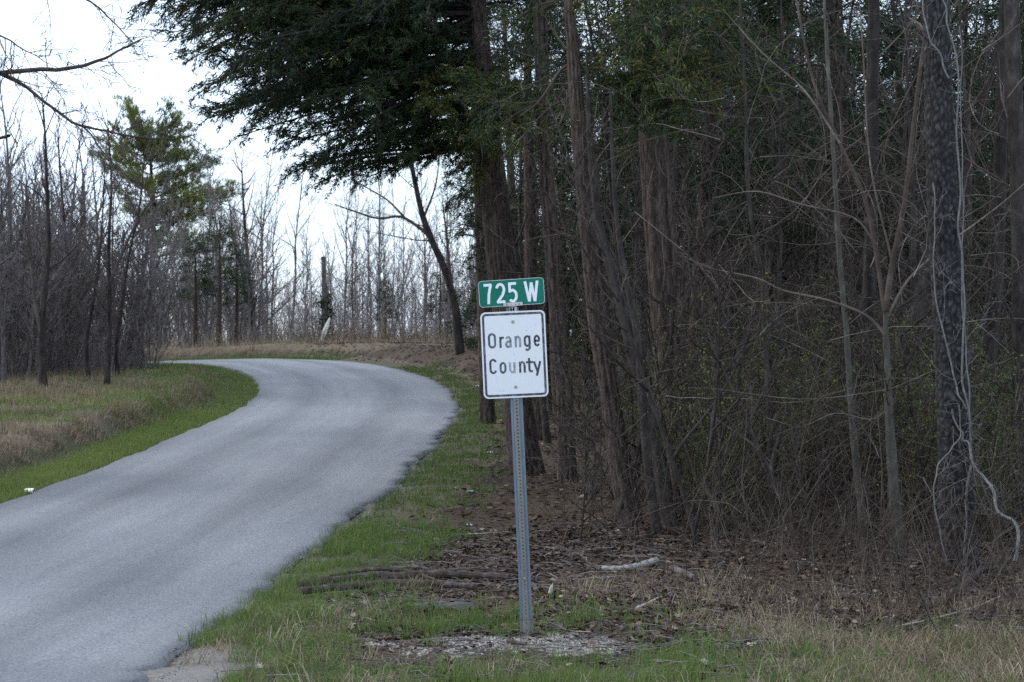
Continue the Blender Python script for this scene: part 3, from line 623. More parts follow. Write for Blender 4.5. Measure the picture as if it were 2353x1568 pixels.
def forest_cedar(name, path, D, rad, rise, label, seed, crown0, nb, lmax, c=.35, amp=.016, group=None, side=None, tips=(), tc=.7):
    rng = np.random.default_rng(seed); sp = spine(path, D, rise); tr, wood, leaf = MB(), MB(), MB()
    rr = np.interp(np.linspace(0, 1, len(sp)), [0, .7, 1], [rad, rad * .75, .015]); ragged(tr, sp, rr, 28, 120, f_cedar(seed, amp), .3, .35, seed=seed)
    top = sp[-1, 2]; base = sp[0, 2]
    for i in range(nb):
        h = base + crown0 + (top - base - crown0) * (i + rng.uniform(0, 1)) / nb; t = (h - base) / (top - base)
        k = np.searchsorted(sp[:, 2], h); k = min(max(k, 1), len(sp) - 1); f = (h - sp[k - 1, 2]) / (sp[k, 2] - sp[k - 1, 2]); p0 = sp[k - 1] + (sp[k] - sp[k - 1]) * f
        az = rng.uniform(0, 2 * np.pi) if side is None else rng.normal(side, 1.0)
        bough(wood, leaf, rng, p0, np.array([math.cos(az), math.sin(az), .2]), lmax * (1.15 - t) * rng.uniform(.6, 1.1) + .25, .02, c=np.clip(c + rng.normal(0, .12), 0, 1), dens=.75)
    for px, py, dz in tips:
        tip = P(px, py, D + dz); h = tip[2] + .45; k = min(max(np.searchsorted(sp[:, 2], h), 1), len(sp) - 1); f = (h - sp[k - 1, 2]) / (sp[k, 2] - sp[k - 1, 2]); p0 = sp[k - 1] + (sp[k] - sp[k - 1]) * np.clip(f, 0, 1)
        bough(wood, leaf, rng, p0, None, 1, .018, ends=tip, dens=1.7, c=np.clip(rng.normal(tc, .12), 0, 1), start=.25, sub=.36, nn=10, ln=.07, wd=.015, clump=True)
    for i in range(14):   # dead lower twigs
        p, d = at_t(sp[:-2], rng.uniform(.12, .9)); b = wander(rng, p, side_dir(rng, d, 1.4), rng.uniform(.4, 1.1), 5, .18, -.02); wood.tube(b, np.linspace(.011, .003, 5), 4, rng.uniform(.3, .8))
        twigs_on(wood, rng, b, .005, 0, .35, 4)
    return tree_thing(name, tr, M['cedar_bark'], [('limbs', wood, M['twig_dark']), ('crown', leaf, M['cedar_leaf'])], label, group=group)

forest_cedar('cedar_tree', [(1578, 1195), (1555, 960), (1530, 700), (1508, 400), (1488, 150), (1478, 0)], 25, .185, 5.0, 'thick straight cedar trunk with shaggy reddish bark, right of the leaning trunks', 21, 4.3, 60, 2.3, c=.5, tips=[(1400, 60, -1.2), (1420, 130, -1.6), (1440, 200, -1.2), (1460, 255, -.9), (1500, 290, -1.4), (1540, 300, -1), (1570, 250, -1.7), (1600, 190, -1.3), (1640, 120, -.8), (1640, 230, -1), (1690, 160, -.4), (1720, 90, .3), (1380, 250, -1), (1740, 200, .2), (1560, 120, -1.9), (1480, 60, -1.9), (1600, 50, -1.5), (1680, 40, -.5), (1780, 130, .5), (1520, 190, -2.0)], tc=.62)
forest_cedar('cedar_tree', [(1305, 1075), (1296, 900), (1275, 650), (1256, 400), (1240, 0)], 29, .105, 4.5, 'slim dark cedar trunk directly right of the white sign', 22, 4.6, 34, 1.7)
forest_cedar('cedar_tree', [(1120, 850), (1112, 700), (1105, 500), (1100, 200)], 39, .12, 4.0, 'dark bushy cedar behind the big cedar trunk, foliage low to its left', 23, 2.5, 60, .75, c=.3, tips=[(1030, 425, -.6), (1040, 480, 0), (1055, 540, .4), (1080, 600, 0), (1075, 450, -.8), (1088, 520, -.6), (1100, 590, -.4), (1024, 470, .5), (1048, 390, -.2), (1065, 500, .6), (1120, 620, .4), (1060, 350, .3), (1090, 400, -1)], tc=.3)
# ------------------------------------------------------------------ leaning trunks between the sign and the thick cedar
def plain_tree(name, paths, D, rads, label, seed, mat='grey_bark', rise=3.0, nl=8, ll=1.2, lvl=1, fn=None, sides=20, segs=110, tw='wood_twig', start=.35, group=None, extra=None, flare=.25, ang=(.5, 1.1), up=.06, taper=.55, tk=.22):
    """a bare tree from measured stems: the first is the trunk, the others fork from it"""
    rng = np.random.default_rng(seed); tr, lim = MB(), MB(); stems = []
    for i, pth in enumerate(paths):
        Di = D + (0 if i == 0 else rng.uniform(-.25, .25))
        if i == 0: sp = spine(pth, D, rise)
        else:
            sp = np.array([P(a, b, D + (Di - D) * min(j, 2) / 2) for j, (a, b) in enumerate(pth)])
            if pth[-1][1] < 20: d = unit(sp[-1] - sp[-2]); sp = np.vstack([sp, sp[-1] + d * rise * .6])
        r0 = rads[i]; tp = taper if i == 0 and rise else .3; rr = r0 * (tp + (1 - tp) * (1 - np.linspace(0, 1, len(sp))) ** (1.0 if taper > .1 else 1.5)) 
        if rise and i == 0: rr[-1] = .008
        if i == 0: ragged(tr, sp, rr, sides, segs, fn or f_rough(seed), flare, .25, seed=seed)
        else: 
            q = catmull(sp, 4); lim.tube(q, np.linspace(r0, r0 * .3, len(q)), 7, .95 if i >= 3 and name == 'smooth_sapling' else .5)
        stems.append((sp, r0))
    for sp, r0 in stems: twigs_on(lim, rng, sp, max(r0 * tk, .006), lvl, ll, nl, ang, up, .17, start, ratio=.5)
    if extra: extra(lim, rng, stems)
    t = empty(name, (0, 0, 0), label, 'tree', group)
    tr.build('trunk', M[mat], t, smooth=True); lim.build('crown', M[tw], t)
    return t
plain_tree('leaning_tree', [[(1458, 1232), (1428, 1080), (1400, 900), (1372, 720), (1350, 520), (1330, 300), (1316, 100), (1308, 0)], [(1330, 145), (1290, 160), (1240, 232), (1196, 266)], [(1330, 150), (1380, 130), (1440, 105)], [(1385, 800), (1330, 640), (1290, 500), (1268, 380)]],
           24, [.115, .022, .016, .012], 'leaning shaggy trunk with a pale split base, nearest right of the sign', 31, 'cedar_bark', 4.0, 12, 1.3, 1, f_cedar(8, .016), 30, 140, taper=.3)
plain_tree('leaning_tree', [[(1546, 1208), (1520, 1080), (1490, 950), (1455, 820), (1425, 690), (1388, 565), (1372, 480)]], 23.7, [.082], 'smooth grey trunk leaning left in front of the thick cedar', 32, 'wood_bark', 1.6, 8, 1.3, 1, taper=.3)
plain_tree('leaning_tree', [[(1514, 1216), (1490, 1080), (1474, 900), (1462, 760), (1430, 600), (1415, 480)]], 23.3, [.048], 'thin stem crossing in front of the leaning trunks', 33, 'wood_bark', 1.2, 9, 1.1, 1, taper=.25)
# ------------------------------------------------------------------ right-hand group
def vines(lim, rng, stems): pass
plain_tree('blocky_bark_tree', [[(2205, 1335), (2200, 1200), (2194, 1000), (2184, 760), (2168, 500), (2158, 250), (2152, 0)]], 20.7, [.163], 'stout trunk with dark blocky bark and pale vines on the right', 41, 'block_bark', 4.5, 5, 1.6, 2, f_block(4), 76, 340, 'wood_twig', .55, flare=.12)
plain_tree('smooth_sapling', [[(2068, 1292), (2056, 1150), (2046, 1000), (2039, 850), (2034, 715)], [(2034, 720), (2010, 560), (1985, 450), (1930, 330), (1870, 190), (1830, 0)], [(2034, 715), (2052, 600), (2078, 470), (2098, 300), (2120, 120), (2140, 0)],
           [(2034, 770), (1990, 725), (1900, 690), (1800, 668), (1740, 640), (1640, 618), (1570, 590)], [(2042, 940), (2000, 965), (1920, 950), (1840, 980), (1760, 960)], [(2010, 560), (1960, 500), (1840, 470), (1740, 440), (1640, 455)], [(2036, 735), (2090, 640), (2180, 560), (2300, 470), (2400, 380)], [(1930, 330), (1850, 210), (1750, 120), (1660, 20)], [(2050, 600), (2000, 380), (1985, 150), (1975, 0)]],
           21.5, [.062, .024, .03, .015, .009, .012, .014, .012, .01], 'smooth grey sapling forking at sign height, left of the blocky trunk', 42, 'smooth_bark', 0, 9, .75, 1, sides=18, segs=60, start=.2, flare=.2)
plain_tree('smooth_sapling', [[(1992, 1240), (1970, 1100), (1956, 950), (1946, 780), (1930, 600), (1915, 350), (1900, 100), (1895, 0)]], 22.5, [.036], 'slender upright sapling left of the forked grey sapling', 43, 'smooth_bark', 2.5, 14, 1.2, 1, sides=12, segs=60, start=.25, taper=.22)
plain_tree('dark_trunk_tree', [[(1968, 1100), (2010, 960), (2060, 850), (2105, 740), (2135, 620), (2150, 450), (2160, 200), (2165, 0)]], 24.6, [.115], 'dark trunk leaning right behind the forked sapling', 44, 'dark_bark', 3, 8, 1.5, 1, f_cedar(12, .012))
plain_tree('dark_trunk_tree', [[(1975, 1000), (1980, 860), (1992, 720), (2000, 600), (2004, 300), (2008, 0)]], 25.5, [.09], 'dark upright trunk half hidden behind the forked sapling', 45, 'dark_bark', 3, 8, 1.5, 1)
plain_tree('sapling', [[(1782, 1240), (1772, 1100), (1768, 950), (1758, 780), (1750, 640), (1720, 450), (1712, 200), (1700, 0)]], 23.2, [.03], 'thin sapling midway between thick cedar and forked sapling', 46, 'wood_bark', 2, 14, 1.2, 1, sides=10, segs=50, start=.15, taper=.25)
plain_tree('cedar_tree', [[(2352, 1200), (2348, 900), (2345, 600), (2335, 300), (2325, 0)]], 23, [.1], 'shaggy grey trunk at the right edge of the wood', 47, 'wood_bark', 4, 7, 1.3, 1, f_cedar(15, .014))
plain_tree('dark_trunk_tree', [[(2262, 1180), (2270, 900), (2290, 600), (2300, 300), (2310, 0)]], 25.5, [.09], 'dark trunk between the blocky trunk and the right edge', 48, 'dark_bark', 3, 7, 1.3, 1, f_cedar(16, .012))
# vines on the blocky trunk
def vine(pts, D, r0, r1, label, seed, tw=8, tl=.5):
    rng = np.random.default_rng(seed); q = np.array([P(a, b, D + dz) for a, b, dz in pts]); q = catmull(q, 3); q[1:-1] += rng.normal(0, .008, (len(q) - 2, 3)); q = catmull(q, 3)
    mb = MB(); mb.tube(q, np.linspace(r0, r1, len(q)), 7, .55); st = mb.build('stem', M['vine'], None)
    t = empty('vine', (0, 0, 0), label, 'vine', 'pale vines on the blocky trunk'); st.parent = t
    tb = MB(); twigs_on(tb, rng, q, max(r1 * .5, .003), 1, tl, tw + 6, (.6, 1.3), .02, .25, .1); tb.build('twigs', M['vine'], t, kind='stuff')
vine([(2216, 1300, -.2), (2222, 1150, -.2), (2234, 1020, -.17), (2214, 880, -.17), (2216, 700, -.16), (2206, 520, -.15), (2201, 300, -.14), (2198, 130, -.14), (2170, 20, -.15), (2160, -60, -.15)], 20.7, .011, .007, 'longest pale vine climbing the right side of the blocky trunk', 51)
vine([(2236, 1060, -.2), (2228, 980, -.18), (2222, 840, -.17), (2211, 640, -.16), (2212, 420, -.14), (2209, 260, -.12), (2204, 60, -.1)], 20.7, .007, .005, 'second pale vine running beside the longest one on the trunk', 52)
vine([(2220, 940, -.2), (2196, 890, -.2), (2178, 800, -.19), (2150, 690, -.19), (2152, 540, -.18), (2144, 420, -.17)], 20.7, .008, .005, 'vine crossing the front of the blocky trunk diagonally', 53)
vine([(2180, 180, -.17), (2150, 110, -.17), (2128, 60, -.15), (2122, -30, -.1)], 20.7, .008, .006, 'vine crossing the top of the blocky trunk to its left', 54)
vine([(2332, 1290, -.9), (2334, 1215, -.8), (2296, 1175, -.7), (2280, 1120, -.6), (2240, 1080, -.4), (2222, 1020, -.25), (2205, 985, -.2), (2188, 940, -.2)], 20.7, .016, .008, 'thick pale vine looping from trunk to ground at the right edge', 55, 10, .5)
vine([(2176, 1290, -.5), (2150, 1180, -.45), (2148, 1090, -.4), (2180, 1040, -.3), (2206, 1000, -.22), (2204, 930, -.2)], 20.7, .007, .005, 'vine hanging left of the blocky trunk foot', 56, 9, .45)

# ------------------------------------------------------------------ stock of bare trees, copied through the woods
def bare_proto(name, seed, h, r, n1, l1, lvl, lean=.05, fork=False, tw='twig', bk='grey_bark', ang=(.45, .85), up=.1, nchild=5, start=.3):
    rng = np.random.default_rng(seed); tr, cr = MB(), MB()
    sp = wander(rng, np.array([0, 0, -.1]), np.array([rng.normal(0, lean), rng.normal(0, lean), 1]), h, 9, .05, .06)
    tr.tube(catmull(sp, 3), np.interp(np.linspace(0, 1, len(catmull(sp, 3))), [0, .06, 1], [r * 1.25, r, .006]), 9, rng.uniform(.4, .6))
    stems = [sp]
    for i in range(n1):
        t = start + (1 - start) * (i + rng.uniform(0, 1)) / n1; p, d = at_t(sp, min(t, .98)); l = l1 * rng.uniform(.6, 1.15) * (1.15 - .75 * t)
        b = wander(rng, p, side_dir(rng, d, rng.uniform(*ang)), l, 7, .1, up); rr = r * (1 - t) * .5 + .008
        tr.tube(b, np.linspace(rr, .005, 7), 6, rng.uniform(.3, .7)); twigs_on(cr, rng, b, rr * .4, lvl, l * .42, nchild, (.4, .9), up * .7, .13, .12, rmin=.0035, ratio=.52, nchild=4)
    twigs_on(cr, rng, sp, .008, 1, l1 * .35, 8, (.5, .9), up, .12, .5, rmin=.0035)
    t = empty(name, (0, 0, 0)); tr.build('trunk', M[bk], t, smooth=True); cr.build('crown', M[tw], t)
    return t
def scatter(protos, spots, label, cat, group, seed, smin=.85, smax=1.15):
    rng = np.random.default_rng(seed)
    for i, (x, y, s) in enumerate(spots):
        p = protos[i % len(protos)]
        o = p if not p.get('used') else copy_tree(p)
        if not p.get('used'): p['used'] = 1
        o.location = (x, y, gz(x, y)); k = s * rng.uniform(smin, smax); o.scale = (k, k, k * rng.uniform(.92, 1.08)); o.rotation_euler = (0, 0, rng.uniform(0, 6.28))
        set_props(o, label, cat, group)

PA = [bare_proto('bare_tree', 100 + i, h, r, n1, l1, 1, tw='left_twig', bk='left_bark', up=u, nchild=7, ang=(.5, 1.05), start=.2, lean=.1) for i, (h, r, n1, l1, u) in enumerate([(6.2, .07, 17, 2.3, .07), (5.6, .055, 16, 2.1, .05), (6.8, .08, 18, 2.5, .09), (5.2, .045, 15, 2.0, .04), (7.2, .075, 17, 2.4, .1)])]
rng = np.random.default_rng(7)
# left wood, front rank and depth
spots = []
while len(spots) < 150:
    y = rng.uniform(46, 84); x = -rng.uniform(9.0, 25)
    if y < 58 and x > -9.6: continue
    d = road_d(x, y)[0]
    if d > (-5.5 if y < 54 else -4.0) or x < -.235 * y - 1.5: continue
    if any((x - a) ** 2 + (y - b) ** 2 < .5 for a, b, _ in spots): continue
    spots.append((x, y, rng.uniform(.8, 1.15) * np.interp(y, [46, 84], [.66, .98])))
scatter(PA, spots, 'bare grey young tree in the dense leafless wood left of the road', 'tree', 'leafless trees in the left wood', 1)
# far stand beyond the bend
PB = [bare_proto('slender_tree', 130 + i, h, r, n1, l1, 1, tw='left_twig', bk='left_bark', up=u, ang=(.35, am), nchild=6, start=.2, lean=.1) for i, (h, r, n1, l1, u, am) in enumerate([(7.4, .04, 17, 2.1, .12, .9), (8.2, .055, 18, 2.7, .05, 1.1), (6.0, .034, 16, 1.9, .15, .8), (7.0, .03, 14, 1.6, .18, .7), (6.4, .05, 17, 2.6, .03, 1.2), (8.6, .045, 15, 2.0, .1, .9)])]
spots = []
while len(spots) < 175:
    y = rng.uniform(80, 122); x = rng.uniform(-.16 * y, .0 * y + 1)
    if road_d(x, y)[0] < 5 : continue
    if y < 92 and abs(x / y + .0783) < .0065: continue
    spots.append((x, y, rng.uniform(.45, 1.0)))
scatter(PB, spots, 'tall thin leafless tree in the stand beyond the bend', 'tree', 'leafless trees beyond the bend', 2)

spots = []
while len(spots) < 60:
    y = rng.uniform(76, 98); x = rng.uniform(-.2 * y, -.105 * y)
    if road_d(x, y)[0] < 2.6: continue
    spots.append((x, y, rng.uniform(.5, .82)))
PF = [copy_tree(p) for p in PA[:3]]
for p in PF: p.name = 'thicket_tree'; p['used'] = 0
scatter(PF, spots, 'bare brownish tree in the thicket below the pine', 'tree', 'leafless trees below the pine', 8)
# named trees of the left wood's front edge
LT = [([(100, 928), (98, 850), (96, 760), (104, 660), (112, 560), (108, 430), (104, 320), (98, 250)], 45, .085, 'foremost leftmost dark trunk at the edge of the left wood', [(96, 770), (80, 690), (68, 560), (60, 430)]),
      ([(244, 912), (248, 840), (252, 700), (250, 560), (256, 420), (250, 330)], 46, .065, 'straight dark trunk at the left wood edge, second of the two foremost', [(252, 650), (290, 560), (340, 470), (400, 430)]),
      ([(205, 906), (203, 850), (200, 780), (214, 700), (226, 620), (235, 500), (240, 400)], 49, .05, 'kinked slim trunk between the two foremost trunks of the left wood', [(203, 790), (180, 700), (160, 600)]),
      ([(273, 896), (270, 850), (268, 790), (282, 690), (296, 590), (320, 480), (330, 380)], 50, .06, 'dark trunk leaning right beside the straight one in the left wood', [(268, 800), (262, 700), (258, 560), (262, 440)]),
      ([(152, 902), (156, 800), (158, 650), (148, 520), (140, 420), (134, 330)], 53, .07, 'grey trunk behind the foremost leftmost trunk of the left wood', [(158, 660), (180, 560), (190, 460)]),
      ([(585, 812), (580, 740), (574, 660), (566, 560), (560, 480), (556, 400)], 84, .12, 'tall dark tree standing just beyond the crest of the road', [(574, 650), (540, 570), (528, 470)])]
for i, (pth, D, r, lab, fk) in enumerate(LT):
    plain_tree('woodland_tree', [pth, fk], D, [r, r * .55], lab, 60 + i, 'dark_bark', .3, 15, 1.7 if D < 60 else 2.2, 2, sides=12, segs=50, start=.22, tw='twig_dark', up=.09, ang=(.5, .95), taper=.08, tk=.34)
# tree with the long left limb, right of the bend
plain_tree('forked_tree', [[(1058, 808), (1052, 760), (1044, 700), (1024, 625), (990, 548), (972, 500), (958, 440), (946, 380), (930, 300)], [(1046, 700), (1036, 640), (1028, 560), (1018, 470)], [(988, 545), (962, 522), (920, 498), (870, 502), (820, 488), (770, 470)], [(930, 500), (890, 460), (840, 430), (800, 405)], [(972, 505), (1000, 430), (1010, 360)], [(1044, 690), (1070, 670), (1090, 675), (1120, 660)], [(1056, 760), (1075, 730), (1110, 725)]],
           60, [.12, .055, .05, .03, .035, .02, .02], 'forked bare tree leaning left on the bank outside the bend', 71, 'dark_bark', 1.2, 11, 1.8, 2, sides=14, segs=60, tw='twig_dark', start=.3, up=.1, taper=.22)
# broken snag with a pale split
def snag():
    mb = MB(); sp = spine([(750, 782), (748, 740), (746, 680), (743, 590)], 80)
    ragged(mb, sp, [.12, .105, .09, .075], 16, 60, f_rough(5, .02), .3, .3, cap=True)
    t = empty('broken_snag', (0, 0, 0), 'broken dead trunk with a pale splintered slab, beyond the bend', 'dead tree'); mb.build('trunk', M['grey_bark'], t, smooth=True)
    s = MB(); a, b = P(733, 786, 77), P(758, 730, 77); a = down(a, .05)
    t_ = np.linspace(0, 1, 5)[:, None]; q = a * (1 - t_) + b * t_
    s.tube(q, [.05, .07, .08, .065, .015], 6, 1.2); s.build('split_slab', M['pale_wood'], t)
    iv = MB(); r = np.random.default_rng(4); h = r.uniform(0, 1, 160); c = sp[0] + (sp[2] - sp[0]) * h[:, None] + r.normal(0, .1, (160, 3)); needles(iv, r, c, np.tile([[0, 0, 1.]], (160, 1)), 5, .12, .07, .8, np.full(160, .3)); iv.build('ivy', M['cedar_leaf'], t)
    lm = MB(); twigs_on(lm, r, sp, .02, 1, 1.2, 6, (.6, 1.3), .0, .2, .4); lm.build('limbs', M['twig'], t)
snag()

# off-frame tree at the left whose limbs reach into the sky
def overhang_limbs():
    rng = np.random.default_rng(81); D = 24
    tr, lim = MB(), MB(); b0 = down(np.array([-8.6, 24.6, 0])); top = b0 + [.3, 0, 9.5]
    sp = np.array([b0, b0 + [.1, 0, 2.5], b0 + [.1, -.1, 5], b0 + [.3, 0, 7.5], top]); ragged(tr, sp, [.2, .17, .14, .09, .02], 16, 60, f_rough(9, .012), .3, .4)
    limbs = [([(-760, 260), (-300, 215), (0, 168), (130, 160), (220, 142), (270, 118), (325, 90)], .034, 10), ([(0, 168), (60, 200), (120, 248), (190, 292), (280, 308), (370, 320), (450, 310)], .02, 9), ([(190, 292), (240, 352), (290, 412), (340, 440)], .009, 5),
             ([(-100, 60), (0, 82), (60, 118), (130, 155)], .013, 4), ([(-760, 150), (-200, 40), (40, -40), (180, -10), (250, 40), (300, 95)], .02, 7), ([(-760, 380), (-200, 330), (0, 316), (19, 312)], .018, 0)]
    for pth, r, n in limbs:
        q = np.array([P(a, b, D + .3 * math.sin(i * 1.3)) for i, (a, b) in enumerate(pth)]); q = catmull(q, 3); q[:-1] += rng.normal(0, .006, (len(q) - 1, 3))
        lim.tube(q, np.linspace(r, r * (.9 if n == 0 else .25), len(q)), 6, .3)
        if n: twigs_on(lim, rng, q, .009, 2, .8, n + 7, (.4, 1.0), -.03, .17, .3, rmin=.0032, ratio=.55, nchild=4)
    for h, az in ((6, 2.2), (7, 4), (8, .5), (8.5, 3)):
        q = wander(rng, b0 + [.2, 0, h], np.array([math.cos(az), math.sin(az), .6]), 2.5, 7, .1, .05); lim.tube(q, np.linspace(.05, .01, 7), 6, .3); twigs_on(lim, rng, q, .012, 1, .9, 6)
    tree_thing('roadside_tree', tr, M['dark_bark'], [('limbs', lim, M['twig_dark'])], 'bare limbs reaching in from the left edge against the sky')
overhang_limbs()

# ------------------------------------------------------------------ evergreens of the background
def pine():
    rng = np.random.default_rng(91); D = 92; tr, wood, leaf = MB(), MB(), MB()
    b = P(345, 830, D); b = down(b); x0, y0 = b[0], b[1]
    tops = [(300, 245), (388, 250), (345, 300)]
    sp = np.array([b, P(350, 650, D), P(352, 480, D), P(345, 360, D)]); tr.tube(catmull(sp, 5), np.linspace(.15, .05, 16), 10, .4)
    tips = [(300, 245), (290, 235), (310, 262), (345, 290), (385, 240), (395, 275), (410, 265), (425, 300), (440, 330), (260, 290), (235, 320), (215, 355), (245, 385), (275, 350), (325, 330), (365, 335), (405, 350), (455, 350), (480, 370), (470, 400), (500, 365), (300, 400), (255, 430),
            (340, 420), (390, 400), (430, 420), (450, 440), (410, 460), (370, 470), (330, 480), (285, 470), (460, 480), (490, 440), (400, 510), (430, 530), (540, 420), (520, 450), (360, 540), (500, 480), (550, 440), (470, 540), (540, 540)]
    for px, py in tips:
        tip = P(px, py, D + rng.uniform(-1.6, 1.6)); h = tip[2] - rng.uniform(.3, .9); i = np.clip((h - b[2]) / (sp[-1, 2] - b[2]), .2, 1); p0 = sp[0] + (sp[-1] - sp[0]) * i
        m = (p0 + tip) / 2 - [0, 0, .25]; t = np.linspace(0, 1, 6)[:, None]; q = p0 * (1 - t) ** 2 + 2 * m * t * (1 - t) + tip * t * t; wood.tube(q, np.linspace(.035, .01, 6), 5, .4)
        n = 70; tt = rng.uniform(.3, 1.04, n)[:, None]; pos = p0 * (1 - tt) ** 2 + 2 * m * tt * (1 - tt) + tip * tt * tt + rng.normal(0, .17, (n, 3)) * [1, 1, .8]; ax = np.tile(unit(tip - m) + [0, 0, .7], (n, 1)); ax /= np.linalg.norm(ax, axis=1, keepdims=True)
        needles(leaf, rng, pos, ax, 16, .2, .028, .45, np.full(n, np.clip(rng.uniform(.4, 1.05), 0, 1)), blk=.1)
    tree_thing('pine_tree', tr, M['dark_bark'], [('limbs', wood, M['dark_bark']), ('crown', leaf, M['pine_leaf'])], 'tall green pine rising above the left wood')
pine()
def cedar_proto(name, seed, h, lmax, nb, c, crown0=.12):
    rng = np.random.default_rng(seed); tr, wood, leaf = MB(), MB(), MB(); sp = wander(rng, np.array([0, 0, -.1]), np.array([0, 0, 1.]), h, 8, .03, .1); tr.tube(catmull(sp, 3), np.linspace(.13, .01, 22), 9, .5)
    for i in range(nb):
        t = crown0 + (1 - crown0) * (i + rng.uniform(0, 1)) / nb; p, d = at_t(sp, min(t, .99)); az = rng.uniform(0, 6.28)
        bough(wood, leaf, rng, p, np.array([math.cos(az), math.sin(az), .35]), lmax * (1.1 - t) * rng.uniform(.6, 1.1) + .2, .018, c=np.clip(c + rng.normal(0, .12), 0, 1), dens=.62, ln=.11, wd=.022)
    t = empty(name, (0, 0, 0)); tr.build('trunk', M['cedar_bark'], t, smooth=True); wood.build('limbs', M['twig_dark'], t); leaf.build('crown', M['cedar_leaf'], t); return t
CP_ = [cedar_proto('cedar_tree', 140, 8.5, 1.9, 62, .3, .3), cedar_proto('cedar_tree', 141, 7.5, 1.7, 58, .38, .42), cedar_proto('cedar_tree', 142, 9.5, 2.1, 60, .28, .5)]
# dark evergreens inside the right-hand wood
spots = []; rng = np.random.default_rng(15)
while len(spots) < 44:
    y = rng.uniform(29, 62); x = rng.uniform(-.0, .245 * y + 1.5)
    if y < 33 and x < 1.2: continue
    if any((x - a) ** 2 + (y - b) ** 2 < 1.1 for a, b, _ in spots): continue
    spots.append((x, y, rng.uniform(.8, 1.2)))
scatter(CP_, spots, 'dark cedar among the crowded trunks deep in the right-hand wood', 'tree', 'cedars deep in the right-hand wood', 3)
CP2 = [cedar_proto('bushy_cedar', 145, 7.0, 2.0, 72, .25, .02), cedar_proto('bushy_cedar', 146, 6.0, 1.8, 66, .3, .03)]
spots = []
while len(spots) < 48:
    y = rng.uniform(42, 68); x = rng.uniform(.004 * y, .245 * y + 1)
    if any((x - a) ** 2 + (y - b) ** 2 < 1.0 for a, b, _ in spots): continue
    spots.append((x, y, rng.uniform(.75, 1.1)))
scatter(CP2, spots, 'low bushy cedar closing the back of the right-hand wood', 'tree', 'bushy cedars at the back of the right-hand wood', 9)
for lab, x, y, s in (('brownish evergreen at the right end of the left wood', P(505, 0, 76.5)[0], 76.5, .56), ('small evergreen in the far stand, right of the snag', P(885, 0, 92)[0], 92, .36), ('dark evergreen low in the far stand behind the forked tree', P(1010, 0, 84)[0], 84, .42), ('dark evergreen behind the bare trees below the pine', P(450, 0, 77.5)[0], 77.5, .5), ('second evergreen in the gap left of the crest tree', P(545, 0, 78)[0], 78, .42)):
    o = copy_tree(CP_[1]); o.location = (x, y, gz(x, y)); o.scale = (s * 1.5, s * 1.5, s); set_props(o, lab, 'tree'); del o['group']
# bare trees inside the right-hand wood
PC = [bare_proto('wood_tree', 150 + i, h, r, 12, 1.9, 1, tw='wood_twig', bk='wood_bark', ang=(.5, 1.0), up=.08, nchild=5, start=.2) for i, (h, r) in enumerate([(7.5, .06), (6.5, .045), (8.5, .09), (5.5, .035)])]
spots = []
while len(spots) < 62:
    y = rng.uniform(24.5, 50); x = rng.uniform(.3, .225 * y + .8)
    if x < .9 and y < 28: continue
    if any((x - a) ** 2 + (y - b) ** 2 < .25 for a, b, _ in spots): continue
    spots.append((x, y, rng.uniform(.75, 1.15)))
scatter(PC, spots, 'thin leafless tree crowded into the right-hand wood', 'tree', 'leafless trees in the right-hand wood', 4)
# understory saplings
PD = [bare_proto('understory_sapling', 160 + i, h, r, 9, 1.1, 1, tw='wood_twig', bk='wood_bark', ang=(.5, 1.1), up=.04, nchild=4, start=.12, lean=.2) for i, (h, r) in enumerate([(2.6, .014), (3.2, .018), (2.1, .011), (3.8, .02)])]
spots = []
while len(spots) < 90:
    y = rng.uniform(19.4, 30); x = rng.uniform(.6, .22 * y + .4)
    if y < 25.5 and x < 1.95 and (y < 21.8 or rng.uniform(0, 1) < .55): continue
    if y < 22 and rng.uniform(0, 1) < .6: continue
    spots.append((x, y, rng.uniform(.6, 1.1)))
scatter(PD, spots, 'spindly bare sapling in the undergrowth of the right-hand wood', 'sapling', 'spindly saplings in the undergrowth', 5)
spots = []
while len(spots) < 130:
    y = rng.uniform(43, 72); x = -rng.uniform(8.2, 19)
    if road_d(x, y)[0] > (-5 if y < 54 else -3.8) or x < -.225 * y - .5 or y < 49 + min(x + 9.8, 0) * 1.6: continue
    spots.append((x, y, rng.uniform(.7, 1.3)))
PE = [bare_proto('brush_sapling', 170 + i, h, r, 10, 1.0, 1, tw='twig', bk='grey_bark', ang=(.4, .9), up=.1, nchild=4, start=.1, lean=.12) for i, (h, r) in enumerate([(2.6, .014), (3.2, .018), (2.1, .012)])]
scatter(PE, spots, 'thin bare brush stem filling the foot of the left wood', 'sapling', 'brush stems at the foot of the left wood', 6)
# green-budding shrubs
def shrub(name, seed, h, n):
    rng = np.random.default_rng(seed); st, lf = MB(), MB(); pos = []
    for i in range(n):
        az = rng.uniform(0, 6.28); b = wander(rng, np.array([rng.normal(0, .12), rng.normal(0, .12), -.05]), np.array([math.cos(az) * .5, math.sin(az) * .5, 1]), h * rng.uniform(.6, 1.1), 7, .12, .02, .03); st.tube(b, np.linspace(.01, .003, 7), 4, rng.uniform(.3, .7))
        twigs_on(st, rng, b, .004, 1, .5, 6, (.5, 1.1), .02, .2, .2); 
        for k in range(70): p, d = at_t(b, rng.uniform(.2, 1)); pos.append(p + rng.normal(0, .16, 3))
    pos = np.array(pos); ax = rng.normal(size=pos.shape) + [0, 0, .6]; ax /= np.linalg.norm(ax, axis=1, keepdims=True)
    needles(lf, rng, pos, ax, 5, .024, .015, .7, np.clip(rng.normal(.4, .2, len(pos)), 0, 1), blk=.06)
    t = empty(name, (0, 0, 0)); st.build('stems', M['wood_twig'], t); lf.build('leaves', M['young_leaf'], t); return t
